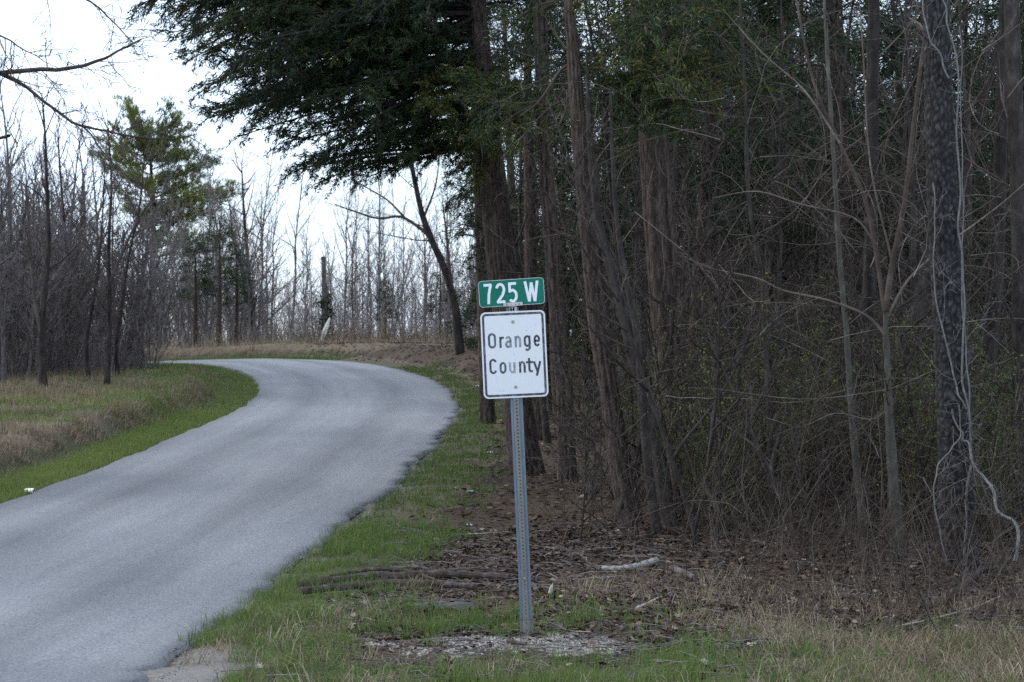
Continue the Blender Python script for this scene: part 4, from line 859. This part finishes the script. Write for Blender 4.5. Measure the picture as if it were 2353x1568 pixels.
PS = [shrub('budding_shrub', 180, 2.3, 9), shrub('budding_shrub', 181, 1.8, 8), shrub('budding_shrub', 182, 2.8, 10)]
spots = []
while len(spots) < 44:
    y = rng.uniform(22.3, 31); x = rng.uniform(1.2, .22 * y)
    if y < 25.5 and x < 2.1: continue
    spots.append((x, y, rng.uniform(.7, 1.2)))
scatter(PS, spots, 'bush coming into small green leaf inside the right-hand wood', 'shrub', 'bushes coming into leaf in the wood', 7)

# ------------------------------------------------------------------ undergrowth that nobody could count
def canes(name, n, xr, yr, hr, seed, mat, lean=.5, arch=.35, ntw=3, r=.006, keep=None, label='tangle', cat='undergrowth', tl=.35):
    rng = np.random.default_rng(seed); x = rng.uniform(0, 1, n * 3); y = rng.uniform(*yr, n * 3); x = xr[0](y) + (xr[1](y) - xr[0](y)) * x
    if keep is not None: k = keep(x, y); x, y = x[k], y[k]
    x, y = x[:n], y[:n]; n = len(x); z = gz(x, y); az = rng.uniform(0, 6.28, n); el = np.abs(rng.normal(0, lean, n)); h = rng.uniform(*hr, n)
    d = np.stack([np.cos(az) * np.sin(el), np.sin(az) * np.sin(el), np.cos(el)], 1); Pt = [np.stack([x, y, z - .03], 1)]; K = 8
    for i in range(K - 1):
        d = d + rng.normal(0, .13, (n, 3)); d[:, 2] -= arch * rng.uniform(.0, .5, n) * i / K; d /= np.linalg.norm(d, axis=1, keepdims=True); q = Pt[-1] + d * (h / (K - 1))[:, None]; Pt.append(q)
    Pt = np.stack(Pt, 1); rr = r * rng.uniform(.5, 1.5, n); R = rr[:, None] * np.linspace(1, .35, K); mb = MB(); c = rng.uniform(.1, .9, n); mb.tubes(Pt, R, 3, c)
    if ntw:
        m = n * ntw; i = np.repeat(np.arange(n), ntw); k = rng.integers(1, K - 1, m); p = Pt[i, k]; dd = Pt[i, k + 1] - Pt[i, k]; dd /= np.linalg.norm(dd, axis=1, keepdims=True); d = dd + rng.normal(0, .65, (m, 3)); T = [p]
        for j in range(3): d = d / np.linalg.norm(d, axis=1, keepdims=True) + rng.normal(0, .15, (m, 3)); T.append(T[-1] + d * (tl * rng.uniform(.5, 1.3, m) / 3)[:, None])
        mb.tubes(np.stack(T, 1), (rr[i] * .45)[:, None] * np.linspace(1, .5, 4), 3, c[i])
    mb.build(name, mat, label=label, cat=cat, kind='stuff')
R0 = lambda y: .35 + 0 * y; R1 = lambda y: .225 * y + .3
clear = lambda x, y: (road_d(x, y) > HW + 2.2 + .25 * np.maximum(0, y - 24)) & ~((y < 21.2) & (x < 2.2)) & ~((y < 25.5) & (x < 1.95) & (np.random.default_rng(9).uniform(0, 1, len(x)) < .5)) & (np.random.default_rng(5).uniform(0, 1, len(x)) < sstep(19.0, 24.5, y + .5 * (x - 2)))
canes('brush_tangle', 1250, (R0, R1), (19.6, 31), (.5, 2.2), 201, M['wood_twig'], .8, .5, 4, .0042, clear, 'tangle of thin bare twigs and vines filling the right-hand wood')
canes('forest_brush', 1250, (R0, R1), (28, 48), (1.0, 3.4), 202, M['twig_dark'], .6, .35, 4, .006, lambda x, y: road_d(x, y) > HW + 3.5, 'dark mass of twigs deep in the right-hand wood', tl=.6)
canes('grey_brush', 1500, (lambda y: -.225 * y - .3, lambda y: -8.2 + 0 * y), (42, 74), (.4, 1.7), 203, M['twig'], .4, .2, 3, .006, lambda x, y: (road_d(x, y) < np.where(y < 54, -4.8, -3.8)) & (y > 49.5 + np.clip(x + 9.8, -3, 0) * 1.6), 'grey brush along the foot of the left wood')
canes('tall_brush', 1500, (lambda y: -.2 * y, lambda y: 0 * y + 1), (77, 106), (.7, 3.0), 204, M['left_twig'], .4, .15, 4, .011, lambda x, y: (road_d(x, y) > 4.2) & ~((y < 86) & (np.abs(x / y + .0783) < .006)) & (np.random.default_rng(8).uniform(0, 1, len(x)) < sstep(76, 98, y) + .15), 'grey brush below the far stand beyond the bend', tl=.7)
canes('tan_brush', 800, (lambda y: -.16 * y, lambda y: 0 * y + 1), (73, 86), (.3, .95), 206, M['straw'], .35, .2, 2, .007, lambda x, y: road_d(x, y) > 3.6, 'tan weeds at the foot of the far stand', tl=.4)
canes('bramble_patch', 600, (lambda y: -.09 * y, lambda y: -.02 * y), (74, 82), (.3, .8), 205, M['litter'], .7, .6, 2, .008, lambda x, y: road_d(x, y) > 3.2, 'reddish brown brambles on the bank beyond the bend', tl=.4)
canes('bare_weeds', 330, (lambda y: 1.0 + 0 * y, lambda y: .22 * y), (15.2, 20.8), (.25, 1.3), 207, M['wood_twig'], .55, .4, 3, .0032, lambda x, y: np.random.default_rng(6).uniform(0, 1, len(x)) < sstep(1.0, 3.6, x + .4 * (y - 17)), 'thin bare weeds and briars in front of the right-hand wood', tl=.3)
canes('hazy_wood', 1000, (lambda y: -.2 * y, lambda y: .01 * y), (106, 132), (2.0, 5.2), 208, M['left_twig'], .22, .06, 5, .016, None, 'hazy mass of far leafless wood behind the bend', tl=1.3)
def hanging():
    rng = np.random.default_rng(210); n = 230; K = 12; y = rng.uniform(20.8, 27.5, n); x = rng.uniform(0, 1, n) * (.215 * y - 1.0) + 1.0; z = gz(x, y) + rng.uniform(.3, 4.6, n)
    az = rng.uniform(0, 6.28, n); d = np.stack([np.cos(az), .4 * np.sin(az), rng.normal(.1, .6, n)], 1); q = [np.stack([x, y, z], 1)]; l = rng.uniform(1.0, 3.2, n); cv = rng.normal(0, .17, (n, 3))
    for i in range(K - 1): d = d / np.linalg.norm(d, axis=1, keepdims=True) + cv + rng.normal(0, .08, (n, 3)); q.append(q[-1] + d / np.linalg.norm(d, axis=1, keepdims=True) * (l / K)[:, None])
    q = np.stack(q, 1); mb = MB(); r = rng.uniform(.002, .0055, n); mb.tubes(q, r[:, None] * np.linspace(1, .4, K), 4, rng.uniform(.3, 1.2, n))
    for i in range(n): twigs_on(mb, rng, q[i], r[i] * .6, 0, .55, 9, (.4, 1.0), .02, .22, .1)
    mb.build('hanging_vines', M['wood_twig'], label='thin grey vines and dead twigs strung between the trunks on the right', cat='vines', kind='stuff')
hanging()

# ------------------------------------------------------------------ grass, straw, leaves, gravel
def blades(mb, rng, x, y, h, wd, tilt, c, fine=True, tuft=0, spread=.05, lie=0.0):
    n = len(x)
    az = rng.uniform(0, 6.28, n)
    if tuft > 1:
        c0 = (n // tuft); ci = rng.integers(0, c0, n); ta = rng.uniform(0, 6.28, c0); ts = rng.uniform(.4, 1.75, c0); sd = spread * rng.uniform(.5, 1.4, c0)
        x = x[ci] + rng.normal(0, 1, n) * sd[ci]; y = y[ci] + rng.normal(0, 1, n) * sd[ci]; az = ta[ci] + rng.normal(0, .9, n); h = h * ts[ci]; c = np.clip(c[ci] * .6 + c * .4, 0, 1)
        k = np.abs(road_d(x, y)) > HW - .09; x, y, az, c = x[k], y[k], az[k], c[k]; h = h[k]; n = len(x)
    z = gz(x, y); h = h * rng.uniform(.5, 1.25, n); tl = np.abs(rng.normal(0, tilt, n)) + lie
    dx, dy = np.cos(az), np.sin(az); a2 = rng.uniform(0, 6.28, n); sx, sy = np.cos(a2) * wd / 2, np.sin(a2) * wd / 2
    b = np.stack([x, y, z - .01], 1); s = np.stack([sx, sy, 0 * sx], 1)
    m = b + np.stack([dx * np.sin(tl * .5), dy * np.sin(tl * .5), np.cos(tl * .5)], 1) * (h * .55)[:, None]
    t = m + np.stack([dx * np.sin(tl * 1.4), dy * np.sin(tl * 1.4), np.cos(tl * 1.4)], 1) * (h * .5)[:, None]
    t[:, 2] = np.maximum(t[:, 2], z + .004)
    if fine:
        v = np.stack([b - s, b + s, m + s * .8, m - s * .8, t], 1).reshape(-1, 3); i = np.arange(n) * 5
        mb.add(v, np.stack([i, i + 1, i + 2, i + 3], 1), np.repeat(c, 5)); mb.add(np.zeros((0, 3)), np.zeros((0, 3), int)); mb.f.append(np.stack([i + 3, i + 2, i + 4], 1) + mb.n - 5 * n)
    else:
        v = np.stack([b - s, b + s, t], 1).reshape(-1, 3); i = np.arange(n) * 3; mb.add(v, np.stack([i, i + 1, i + 2], 1), np.repeat(c, 3))
def pick(rng, n, xr, yr, fn, tries=6):
    xs, ys = [], []; got = 0
    for _ in range(tries):
        x = rng.uniform(*xr, n); y = rng.uniform(*yr, n); k = (np.abs(x) < .225 * y + .6)
        x, y = x[k], y[k]; d = road_d(x, y); k = rng.uniform(0, 1, len(x)) < fn(x, y, d); xs.append(x[k]); ys.append(y[k]); got += k.sum()
        if got >= n: break
    return np.concatenate(xs)[:n], np.concatenate(ys)[:n]
rng = np.random.default_rng(300)
# right verge, near
def g_right(x, y, d):
    off = d - HW; n = fbm(x, y, 41, .9); n2 = fbm(x, y, 43, .28, 2)
    edge = sstep(-.02, .12, off) * sstep(1.5 + (n - .5) * 2.4, .35, off)
    front = sstep(15.2, 14.4, y + (n - .5) * 1.6) * (off > 0) * .9
    mid = np.exp(-((x + .6) / 1.5) ** 2 - ((y - 17.4) / .8) ** 2) * 1.0
    rightp = .6 * np.exp(-((x - 2.3) / 1.5) ** 2 - ((y - 15.6) / 1.3) ** 2)
    m = np.maximum(np.maximum(edge * (y < 60), front), np.maximum(mid, rightp)) * (.12 + 1.2 * sstep(.38, .62, n2)) * (off > 0)
    return np.clip(m * (1 - sstep(.05, .6, gravel_mask(x, y))), 0, 1)
mb = MB(); x, y = pick(rng, 60000, (-4, 5), (13, 24), g_right, 8); blades(mb, rng, x, y, .08, .0055, .6, np.clip(.42 + .4 * fbm(x, y, 51, .7) + rng.normal(0, .15, len(x)), 0, 1), True, 16, .055)
x, y = pick(rng, 24000, (-4, 1), (23, 66), g_right, 8); blades(mb, rng, x, y, .09, .012, .6, np.clip(.4 + rng.normal(0, .18, len(x)), 0, 1), False)
x = rng.normal(.109, .16, 260); y = rng.normal(16.98, .1, 260); k = np.hypot(x - .109, y - 16.93) > .05; blades(mb, rng, x[k], y[k], .07, .0055, .6, np.clip(rng.normal(.5, .2, k.sum()), 0, 1))
mb.build('verge_grass', M['grass'], label='patchy green grass along the right verge', cat='grass', kind='stuff')
# straw and dead grass on the right
def s_right(x, y, d):
    off = d - HW; n = fbm(x, y, 61, .8)
    a = sstep(1.0, 2.0, x) * sstep(18.2, 16.2, y + (n - .5) * 2.2); b = .28 * (off > .1) * (y < 20)
    return np.clip(np.maximum(a * (.15 + .85 * sstep(.35, .6, fbm(x, y, 63, .45))), b * sstep(.4, .7, n)), 0, 1) * (off > .05) * (1 - .7 * gravel_mask(x, y))
mb = MB(); x, y = pick(rng, 22000, (-3, 5), (13, 21), s_right, 8); blades(mb, rng, x, y, .17, .0045, .55, np.clip(rng.normal(.42, .27, len(x)), 0, 1), True, 11, .07, .75)
mb.build('dry_grass', M['straw'], label='matted dry straw grass in the right foreground', cat='grass', kind='stuff')
# left field
def g_left(x, y, d):
    off = -d - HW; n = fbm(x, y, 71, 2.0)
    strip = sstep(-.02, .08, off) * sstep(.95, .6, off); bend = sstep(36, 47, y) * sstep(3.3, 1.3, off + (n - .5) * 3.0); field = .3 * sstep(.46, .62, n * .6 + .4 * fbm(x, y, 74, .6)) * sstep(8.0, 4.0, off) * (off > 1.2)
    return np.clip(np.maximum(np.maximum(strip * (.35 + .65 * sstep(.3, .6, fbm(x, y, 73, .5))), bend), field), 0, 1) * (off > -.02)
mb = MB(); x, y = pick(rng, 46000, (-13, -4), (23, 42), g_left, 12); blades(mb, rng, x, y, .1, .011, .6, np.clip(.82 + .5 * (fbm(x, y, 52, 1.2) - .5) + rng.normal(0, .15, len(x)), 0, 1), False)
x, y = pick(rng, 34000, (-16, -4), (38, 72), g_left, 10); blades(mb, rng, x, y, .085, .018, .6, np.clip(.78 + .4 * (fbm(x, y, 52, 1.2) - .5) + rng.normal(0, .14, len(x)), 0, 1), False)
x, y = pick(rng, 16000, (-15, 0), (66, 84), lambda x, y, d: (d > HW) * sstep(1.7, .7, d - HW) * .9, 10); blades(mb, rng, x, y, .1, .02, .5, np.clip(.5 + rng.normal(0, .2, len(x)), 0, 1), False)
mb.build('field_grass', M['grass'], label='green grass along the left verge and inside the bend', cat='grass', kind='stuff')
def s_left(x, y, d):
    off = -d - HW; n = fbm(x, y, 81, 1.8)
    band = np.exp(-((off - 1.1) / .22) ** 2) * (y < 56) * sstep(.25, .5, fbm(x, y, 83, .9)); field = sstep(1.2, 2.2, off) * (.25 + .8 * sstep(.35, .6, n)) * (1 - .8 * sstep(42, 50, y) * sstep(4.0, 2.4, off))
    return np.clip(np.maximum(band, field), 0, 1) * (off > .5)
mb = MB(); x, y = pick(rng, 9000, (-11, -4), (23, 58), lambda x, y, d: np.exp(-((-d - HW - 1.1) / .2) ** 2) * sstep(.4, .55, fbm(x, y, 83, .9)), 14); blades(mb, rng, x, y, .13, .011, .55, np.clip(rng.normal(.38, .25, len(x)), 0, 1), False, 22, .1)
x, y = pick(rng, 62000, (-16, -4), (23, 62), s_left, 12); blades(mb, rng, x, y, .1, .016, 1.15, np.clip(rng.normal(.4, .27, len(x)), 0, 1), False, 18, .13)
x, y = pick(rng, 16000, (-16, 1), (70, 90), lambda x, y, d: (d > HW + .8) * .9, 10); blades(mb, rng, x, y, .22, .02, .8, np.clip(rng.normal(.4, .2, len(x)), 0, 1), False)
mb.build('field_straw', M['straw'], label='brown dead grass across the left field', cat='grass', kind='stuff')
# leaf litter
def leaves(mb, rng, x, y, s, c, flat=.35):
    n = len(x); z = gz(x, y) + rng.uniform(.002, .03, n); az = rng.uniform(0, 6.28, n); Rm = np.zeros((n, 3, 3)); tx = rng.normal(0, flat, n); ty = rng.normal(0, flat, n)
    u = np.stack([np.cos(az), np.sin(az), tx], 1); u /= np.linalg.norm(u, axis=1, keepdims=True); v = np.stack([-np.sin(az), np.cos(az), ty], 1); v /= np.linalg.norm(v, axis=1, keepdims=True); w_ = np.cross(u, v)
    s = s * rng.uniform(.5, 1.3, n); cu = rng.uniform(-.1, .45, n)
    pr = [(-.5, 0, .0), (-.15, .34, 1), (.22, .26, 1), (.55, 0, .3), (.22, -.26, 1), (-.15, -.34, 1)]
    V = np.stack([np.stack([x, y, z], 1) + s[:, None] * (a * u + b * v + (cu * k * .35)[:, None] * w_) for a, b, k in pr], 1).reshape(-1, 3); i = np.arange(n) * 6
    mb.add(V, np.concatenate([np.stack([i, i + 3, i + 2, i + 1], 1), np.stack([i, i + 5, i + 4, i + 3], 1)]), np.repeat(c, 6))
def l_right(x, y, d):
    off = d - HW; n = fbm(x, y, 45, .8)
    a = sstep(.5, 1.3, off + (n - .5)) * (.35 + .65 * sstep(.3, .55, fbm(x, y, 47, .35, 2))); b = 1 - .8 * sstep(16.4, 15.2, y + (n - .5)) * 1.0
    return np.clip(a * b, .0, 1) * (1 - .85 * gravel_mask(x, y)) * (off > .2)
mb = MB(); x, y = pick(rng, 30000, (-3, 6.5), (14, 24), l_right, 8); leaves(mb, rng, x, y, .058, np.clip(rng.normal(.36, .22, len(x)) + (rng.uniform(0, 1, len(x)) > .95) * .5, 0, 1))
x, y = pick(rng, 14000, (-2, 9), (22, 42), l_right, 8); leaves(mb, rng, x, y, .075, np.clip(rng.normal(.38, .22, len(x)), 0, 1), .2)
x, y = pick(rng, 9000, (-6, 4), (42, 74), lambda x, y, d: (d > HW + .35) * sstep(.3, 1.2, d - HW), 8); leaves(mb, rng, x, y, .09, np.clip(rng.normal(.28, .22, len(x)), 0, 1), .12)
mb.build('leaf_litter', M['litter'], label='brown fallen leaves covering the floor of the right-hand wood', cat='leaf litter', kind='stuff')
# gravel
def stones(mb, rng, x, y, s, c):
    n = len(x); z = gz(x, y); o = np.array([(1, 0, 0), (-1, 0, 0), (0, 1, 0), (0, -1, 0), (0, 0, 1), (0, 0, -1)], float); f = np.array([(0, 2, 4), (2, 1, 4), (1, 3, 4), (3, 0, 4), (2, 0, 5), (1, 2, 5), (3, 1, 5), (0, 3, 5)])
    v = o[None] * rng.uniform(.55, 1.25, (n, 6, 1)) * (s * rng.uniform(.4, 1.4, n))[:, None, None]; v = np.einsum('nij,nkj->nki', rand_rot(rng, n), v); v[:, :, 2] *= .7
    v += np.stack([x, y, z + s * .25], 1)[:, None]; mb.add(v.reshape(-1, 3), (f[None] + np.arange(n)[:, None, None] * 6).reshape(-1, 3), np.repeat(c, 6))
mb = MB(); x, y = pick(rng, 11000, (-2.5, 2), (14.5, 18.5), lambda x, y, d: gravel_mask(x, y) * (d > HW) * (x > -1.3), 10); stones(mb, rng, x, y, .012, np.clip(rng.normal(.5, .26, len(x)), 0, 1))
x, y = pick(rng, 7000, (-4, 0), (13, 45), lambda x, y, d: np.exp(-((d - HW - .03) / .13) ** 2), 14); stones(mb, rng, x, y, .008, np.clip(rng.normal(.35, .22, len(x)), 0, 1))
mb.build('gravel', M['gravel'], smooth=False, label='white crushed gravel round the sign post and road edge', cat='gravel', kind='stuff')
# twigs lying about
mb = MB(); n = 1900; x, y = pick(rng, n, (-2, 5.5), (14, 24), lambda x, y, d: (d > HW + .6) * .9, 6); n = len(x); az = rng.uniform(0, 6.28, n); l = rng.uniform(.1, .6, n)
p = []
for k in (-.5, -.15, .2, .5):
    xx = x + np.cos(az) * l * k + rng.normal(0, .012, n); yy = y + np.sin(az) * l * k + rng.normal(0, .012, n); p.append(np.stack([xx, yy, gz(xx, yy) + rng.uniform(.01, .05, n)], 1))
mb.tubes(np.stack(p, 1), (rng.uniform(.0015, .005, n))[:, None] * np.linspace(1, .5, 4), 4, rng.uniform(.1, 1, n)); mb.build('fallen_twigs', M['twig'], label='small dead twigs scattered over the leaf litter', cat='twigs', kind='stuff')

# ------------------------------------------------------------------ fallen wood and litter, one by one
def stick(name, pts, r0, r1, mat, label, cat='fallen branch', group=None, sides=9, twigs=0, seed=0, lift=None):
    rng = np.random.default_rng(seed + 900); q = []
    for a, b, *h in pts:
        # ground point under the measured position
        D = 16.0
        for _ in range(12):
            w_ = P(a, b, D); g = gz(w_[0], w_[1]) + (h[0] + .015 if h else r0 * 1.1 + .02); D += (w_[2] - g) * D / EYE * .8
        w_ = P(a, b, D); q.append(w_)
    q = catmull(np.array(q), 5); q[1:-1] += rng.normal(0, r0 * .12, (len(q) - 2, 3))
    mb = MB(); rad = np.linspace(r0, r1, len(q)) * (1 + rng.normal(0, .06, len(q))); mb.tube(q, rad, sides, .5); mb.flush()
    mb.f.append(np.arange(sides)[None][:, ::-1].copy()); mb.f.append((np.arange(sides) + mb.n - sides)[None])
    o = mb.build(name, mat, smooth=False)
    if twigs:
        t = empty(name, (0, 0, 0), label, cat, group); o.name = 'stem'; o.parent = t; tb = MB(); twigs_on(tb, rng, q, r0 * .35, 1, .45, twigs, (.4, .9), .03, .2, .2); tb.build('twigs', M['twig_dark'], t, kind='stuff')
    else: set_props(o, label, cat, group)
G1 = 'cut branches lying by the road edge'
stick('fallen_branch', [(688, 1344), (740, 1336), (800, 1330), (860, 1322), (905, 1318)], 0.034, 0.026, M['log_bark'], 'lichen-grey branch whose end points left at the road edge', group=G1)
stick('fallen_branch', [(690, 1358), (760, 1352), (830, 1345), (900, 1339), (960, 1340), (1040, 1345), (1090, 1350)], 0.031, 0.024, M['log_bark'], 'longest brown branch at the front of the pile by the road', group=G1, seed=1)
stick('fallen_branch', [(880, 1328, .05), (950, 1322, .05), (1020, 1320, .04), (1100, 1322, .04), (1170, 1328, .04)], 0.041, 0.031, M['log_bark'], 'thick brown branch reaching right to the sign post', group=G1, seed=2)
stick('fallen_branch', [(760, 1325, .04), (800, 1316, .05), (870, 1309, .07), (930, 1312, .06), (1000, 1332, .03)], .018, .012, M['log_bark'], 'thin crooked grey branch on top of the pile', group=G1, twigs=7, seed=3)
stick('fallen_branch', [(900, 1306, .09), (960, 1303, .08), (1010, 1312, .06), (1080, 1306, .07), (1150, 1312, .05)], .014, .008, M['grey_bark'], 'thin curved branch at the back of the pile', group=G1, twigs=8, seed=4)
stick('pale_log', [(1385, 1306), (1430, 1306), (1470, 1300), (1508, 1288)], .02, .034, M['white_log'], 'short white weathered log on the leaf litter', 'log')
stick('grey_log', [(1545, 1306), (1570, 1316), (1595, 1328)], .03, .024, M['grey_bark'], 'short grey broken log right of the white log', 'log')
stick('yellow_stick', [(1462, 1398), (1490, 1386), (1520, 1372), (1548, 1360)], .012, .009, M['pale_wood'], 'barkless yellowish stick on the leaves behind the gravel', 'stick')
stick('dark_stick', [(1168, 1474), (1185, 1477), (1208, 1481)], .018, .011, M['log_bark'], 'small brown stick lying on the white gravel', 'stick')
stick('straw_stalk', [(1070, 1228), (1110, 1226), (1170, 1222)], .008, .004, M['pale_wood'], 'thin tan stalk lying below the cedar left of the post', 'stalk')
stick('root_log', [(2120, 1400), (2180, 1370), (2230, 1330), (2290, 1285), (2360, 1250)], .032, .022, M['wood_bark'], 'grey fallen limb rising to the right edge by the vine', 'log', twigs=8, seed=5)
stick('bare_branch', [(1760, 1480), (1820, 1470), (1900, 1440)], .008, .005, M['twig'], 'thin grey twig across the dry grass, right foreground', 'stick', twigs=5, seed=6)
stick('bare_branch', [(2060, 1440, .02), (2130, 1425, .02), (2240, 1395, .02), (2300, 1370, .02)], .007, .004, M['pale_wood'], 'long straw-coloured stalk over the dry grass', 'stick', seed=7)
def chip():
    mb = MB(); b = P(1262, 1338, 19); b = down(b, .03); mb.tube(np.array([b, b + [.01, 0, .06], b + [.02, 0, .1], b + [.03, 0, .13]]), [.016, .018, .014, .002], 5, .6); mb.build('wood_splinter', M['pale_wood'], label='upright tan wood splinter just right of the post', cat='splinter')
chip()
# concrete slab under the branches
def slab():
    c = P(1010, 1364, 18.2); x0, y0 = c[0], c[1]; n = 14; rng = np.random.default_rng(5); t = np.arange(n) * 2 * np.pi / n; r = 1 + rng.normal(0, .08, n); xs = x0 + .26 * r * np.cos(t); ys = y0 + .17 * r * np.sin(t); z = gz(x0, y0) + .022
    v = np.concatenate([np.stack([xs, ys, 0 * xs + z], 1), np.stack([xs * 1.0, ys, 0 * xs + z - .1], 1)]); i = np.arange(n); j = (i + 1) % n
    mb = MB(); mb.add(v, np.stack([i, i + n, j + n, j], 1)); mb.f.append(np.arange(n)[None]); mb.build('flat_stone', speckle('stone', [(.3, (.07, .064, .058)), (.7, (.15, .143, .135))], 25), label='flat grey stone in the grass below the branches', cat='stone')
slab()
# paper cup
def cup():
    m, N, L, b = new_mat('paper', .5, .4); b.inputs['Base Color'].default_value = (.82, .82, .83, 1); m2, N, L, b2 = new_mat('paper_inside', .7, .3); b2.inputs['Base Color'].default_value = (.5, .46, .4, 1)
    D = 25.0; p = P(69, 1126, D)
    for _ in range(10): p = P(69, 1126, D); D += (p[2] - gz(p[0], p[1]) - .05) * D / EYE * .8
    t = empty('paper_cup', (p[0], p[1], gz(p[0], p[1]) + .035), 'white paper cup lying on its side in the left verge', 'cup', rz=math.radians(-18)); t.rotation_euler = (0, math.radians(4), math.radians(-22)); t.scale = (.82, .82, .82)
    def lathe(pr, n=24):
        a = np.arange(n) * 2 * np.pi / n; V = np.concatenate([np.stack([np.full(n, x), r * np.cos(a), r * np.sin(a)], 1) for x, r in pr]); i, j = np.meshgrid(np.arange(n), np.arange(len(pr) - 1)); q = j * n + i; q2 = j * n + (i + 1) % n
        return MB().add(V, np.stack([q, q2, q2 + n, q + n], -1).reshape(-1, 4))
    lathe([(-.075, .002), (-.075, .032), (-.07, .034), (.065, .044), (.07, .0465), (.073, .0455)]).build('wall', m, t, smooth=True)
    lathe([(.073, .0452), (.0, .037), (-.06, .033), (-.06, .001)]).build('inside', m2, t, smooth=True)
cup()
def scrap(px, py, size, col, label, seed):
    rng = np.random.default_rng(seed); D = 24.0
    for _ in range(14): p = P(px, py, D); D += (p[2] - gz(p[0], p[1]) - .03) * D / EYE * .8
    n = 6; g = np.linspace(-.5, .5, n); X, Y = np.meshgrid(g, g); Z = (fbm(X * 3 + seed, Y * 3, seed, .6, 2)) * .9; v = np.stack([X * size * 1.7, Y * size, Z * size * .8], -1).reshape(-1, 3) + rng.normal(0, size * .03, (n * n, 3))
    i, j = np.meshgrid(np.arange(n - 1), np.arange(n - 1)); a = (j * n + i).ravel(); m, N, L, b = new_mat('scrap', .4, .4); b.inputs['Base Color'].default_value = (*col, 1)
    MB().add(v, np.stack([a, a + 1, a + n + 1, a + n], 1)).build('litter_scrap', m, loc=(p[0], p[1], gz(p[0], p[1]) + .005), label=label, cat='litter', group='scraps of litter on the right verge')
scrap(1120, 955, .07, (.12, .3, .5), 'blue scrap of litter left of the post below the white sign', 1)
scrap(1102, 892, .1, (.7, .72, .75), 'whitish scrap at the left edge of the white sign', 2)
scrap(1082, 1128, .055, (.3, .5, .4), 'pale green scrap on the verge left of the post', 3)
scrap(1076, 1204, .045, (.5, .55, .65), 'bluish white scrap on the leaves nearest the branches', 4)
scrap(1126, 1038, .05, (.55, .55, .55), 'grey white scrap at the foot of the big cedar', 5)
scrap(1308, 1405, .04, (.75, .75, .75), 'small white scrap in the grass left of the post foot', 6)

# big dry leaves lying apart from the rest
def big_leaves():
    rng = np.random.default_rng(77); out = []
    for a, r in [(0, 1), (18, .52), (40, .8), (58, .4), (85, .75), (110, .38), (140, .55), (165, .25), (180, .3), (195, .25), (220, .55), (250, .38), (275, .75), (302, .4), (320, .8), (342, .52)]:
        out.append((r * math.cos(math.radians(a)), r * math.sin(math.radians(a))))
    out = np.array(out); n = len(out); ms = []
    for k in range(4):
        z = .12 * np.cos(np.arctan2(out[:, 1], out[:, 0]) * (2 + k % 2) + k) + rng.normal(0, .07, n) + .2 * np.hypot(out[:, 0], out[:, 1]); v = np.vstack([[[0, 0, 0]], np.column_stack([out, z])]) * .055
        mb = MB(); i = np.arange(n); mb.add(v, np.stack([0 * i, i + 1, (i + 1) % n + 1], 1), .55 + .15 * k); me = mb.mesh('fallen_leaf'); me.materials.append(M['litter']); ms.append(me)
    x, y = pick(rng, 70, (-1.6, 4.5), (14.2, 19), lambda x, y, d: (d > HW + .5) * .8, 5)
    for k in range(len(x)):
        o = bpy.data.objects.new('fallen_leaf', ms[k % 4]); C.objects.link(o); o.location = (x[k], y[k], gz(x[k], y[k]) + .03); o.rotation_euler = (rng.normal(0, .35), rng.normal(0, .35), rng.uniform(0, 6.28)); s = rng.uniform(.7, 1.35); o.scale = (s, s, s)
        set_props(o, 'lobed dry brown leaf lying loose on the right verge', 'leaf', 'loose dry leaves on the right verge')
big_leaves()
for o in list(C.objects):
    if o.get('used'): del o['used']
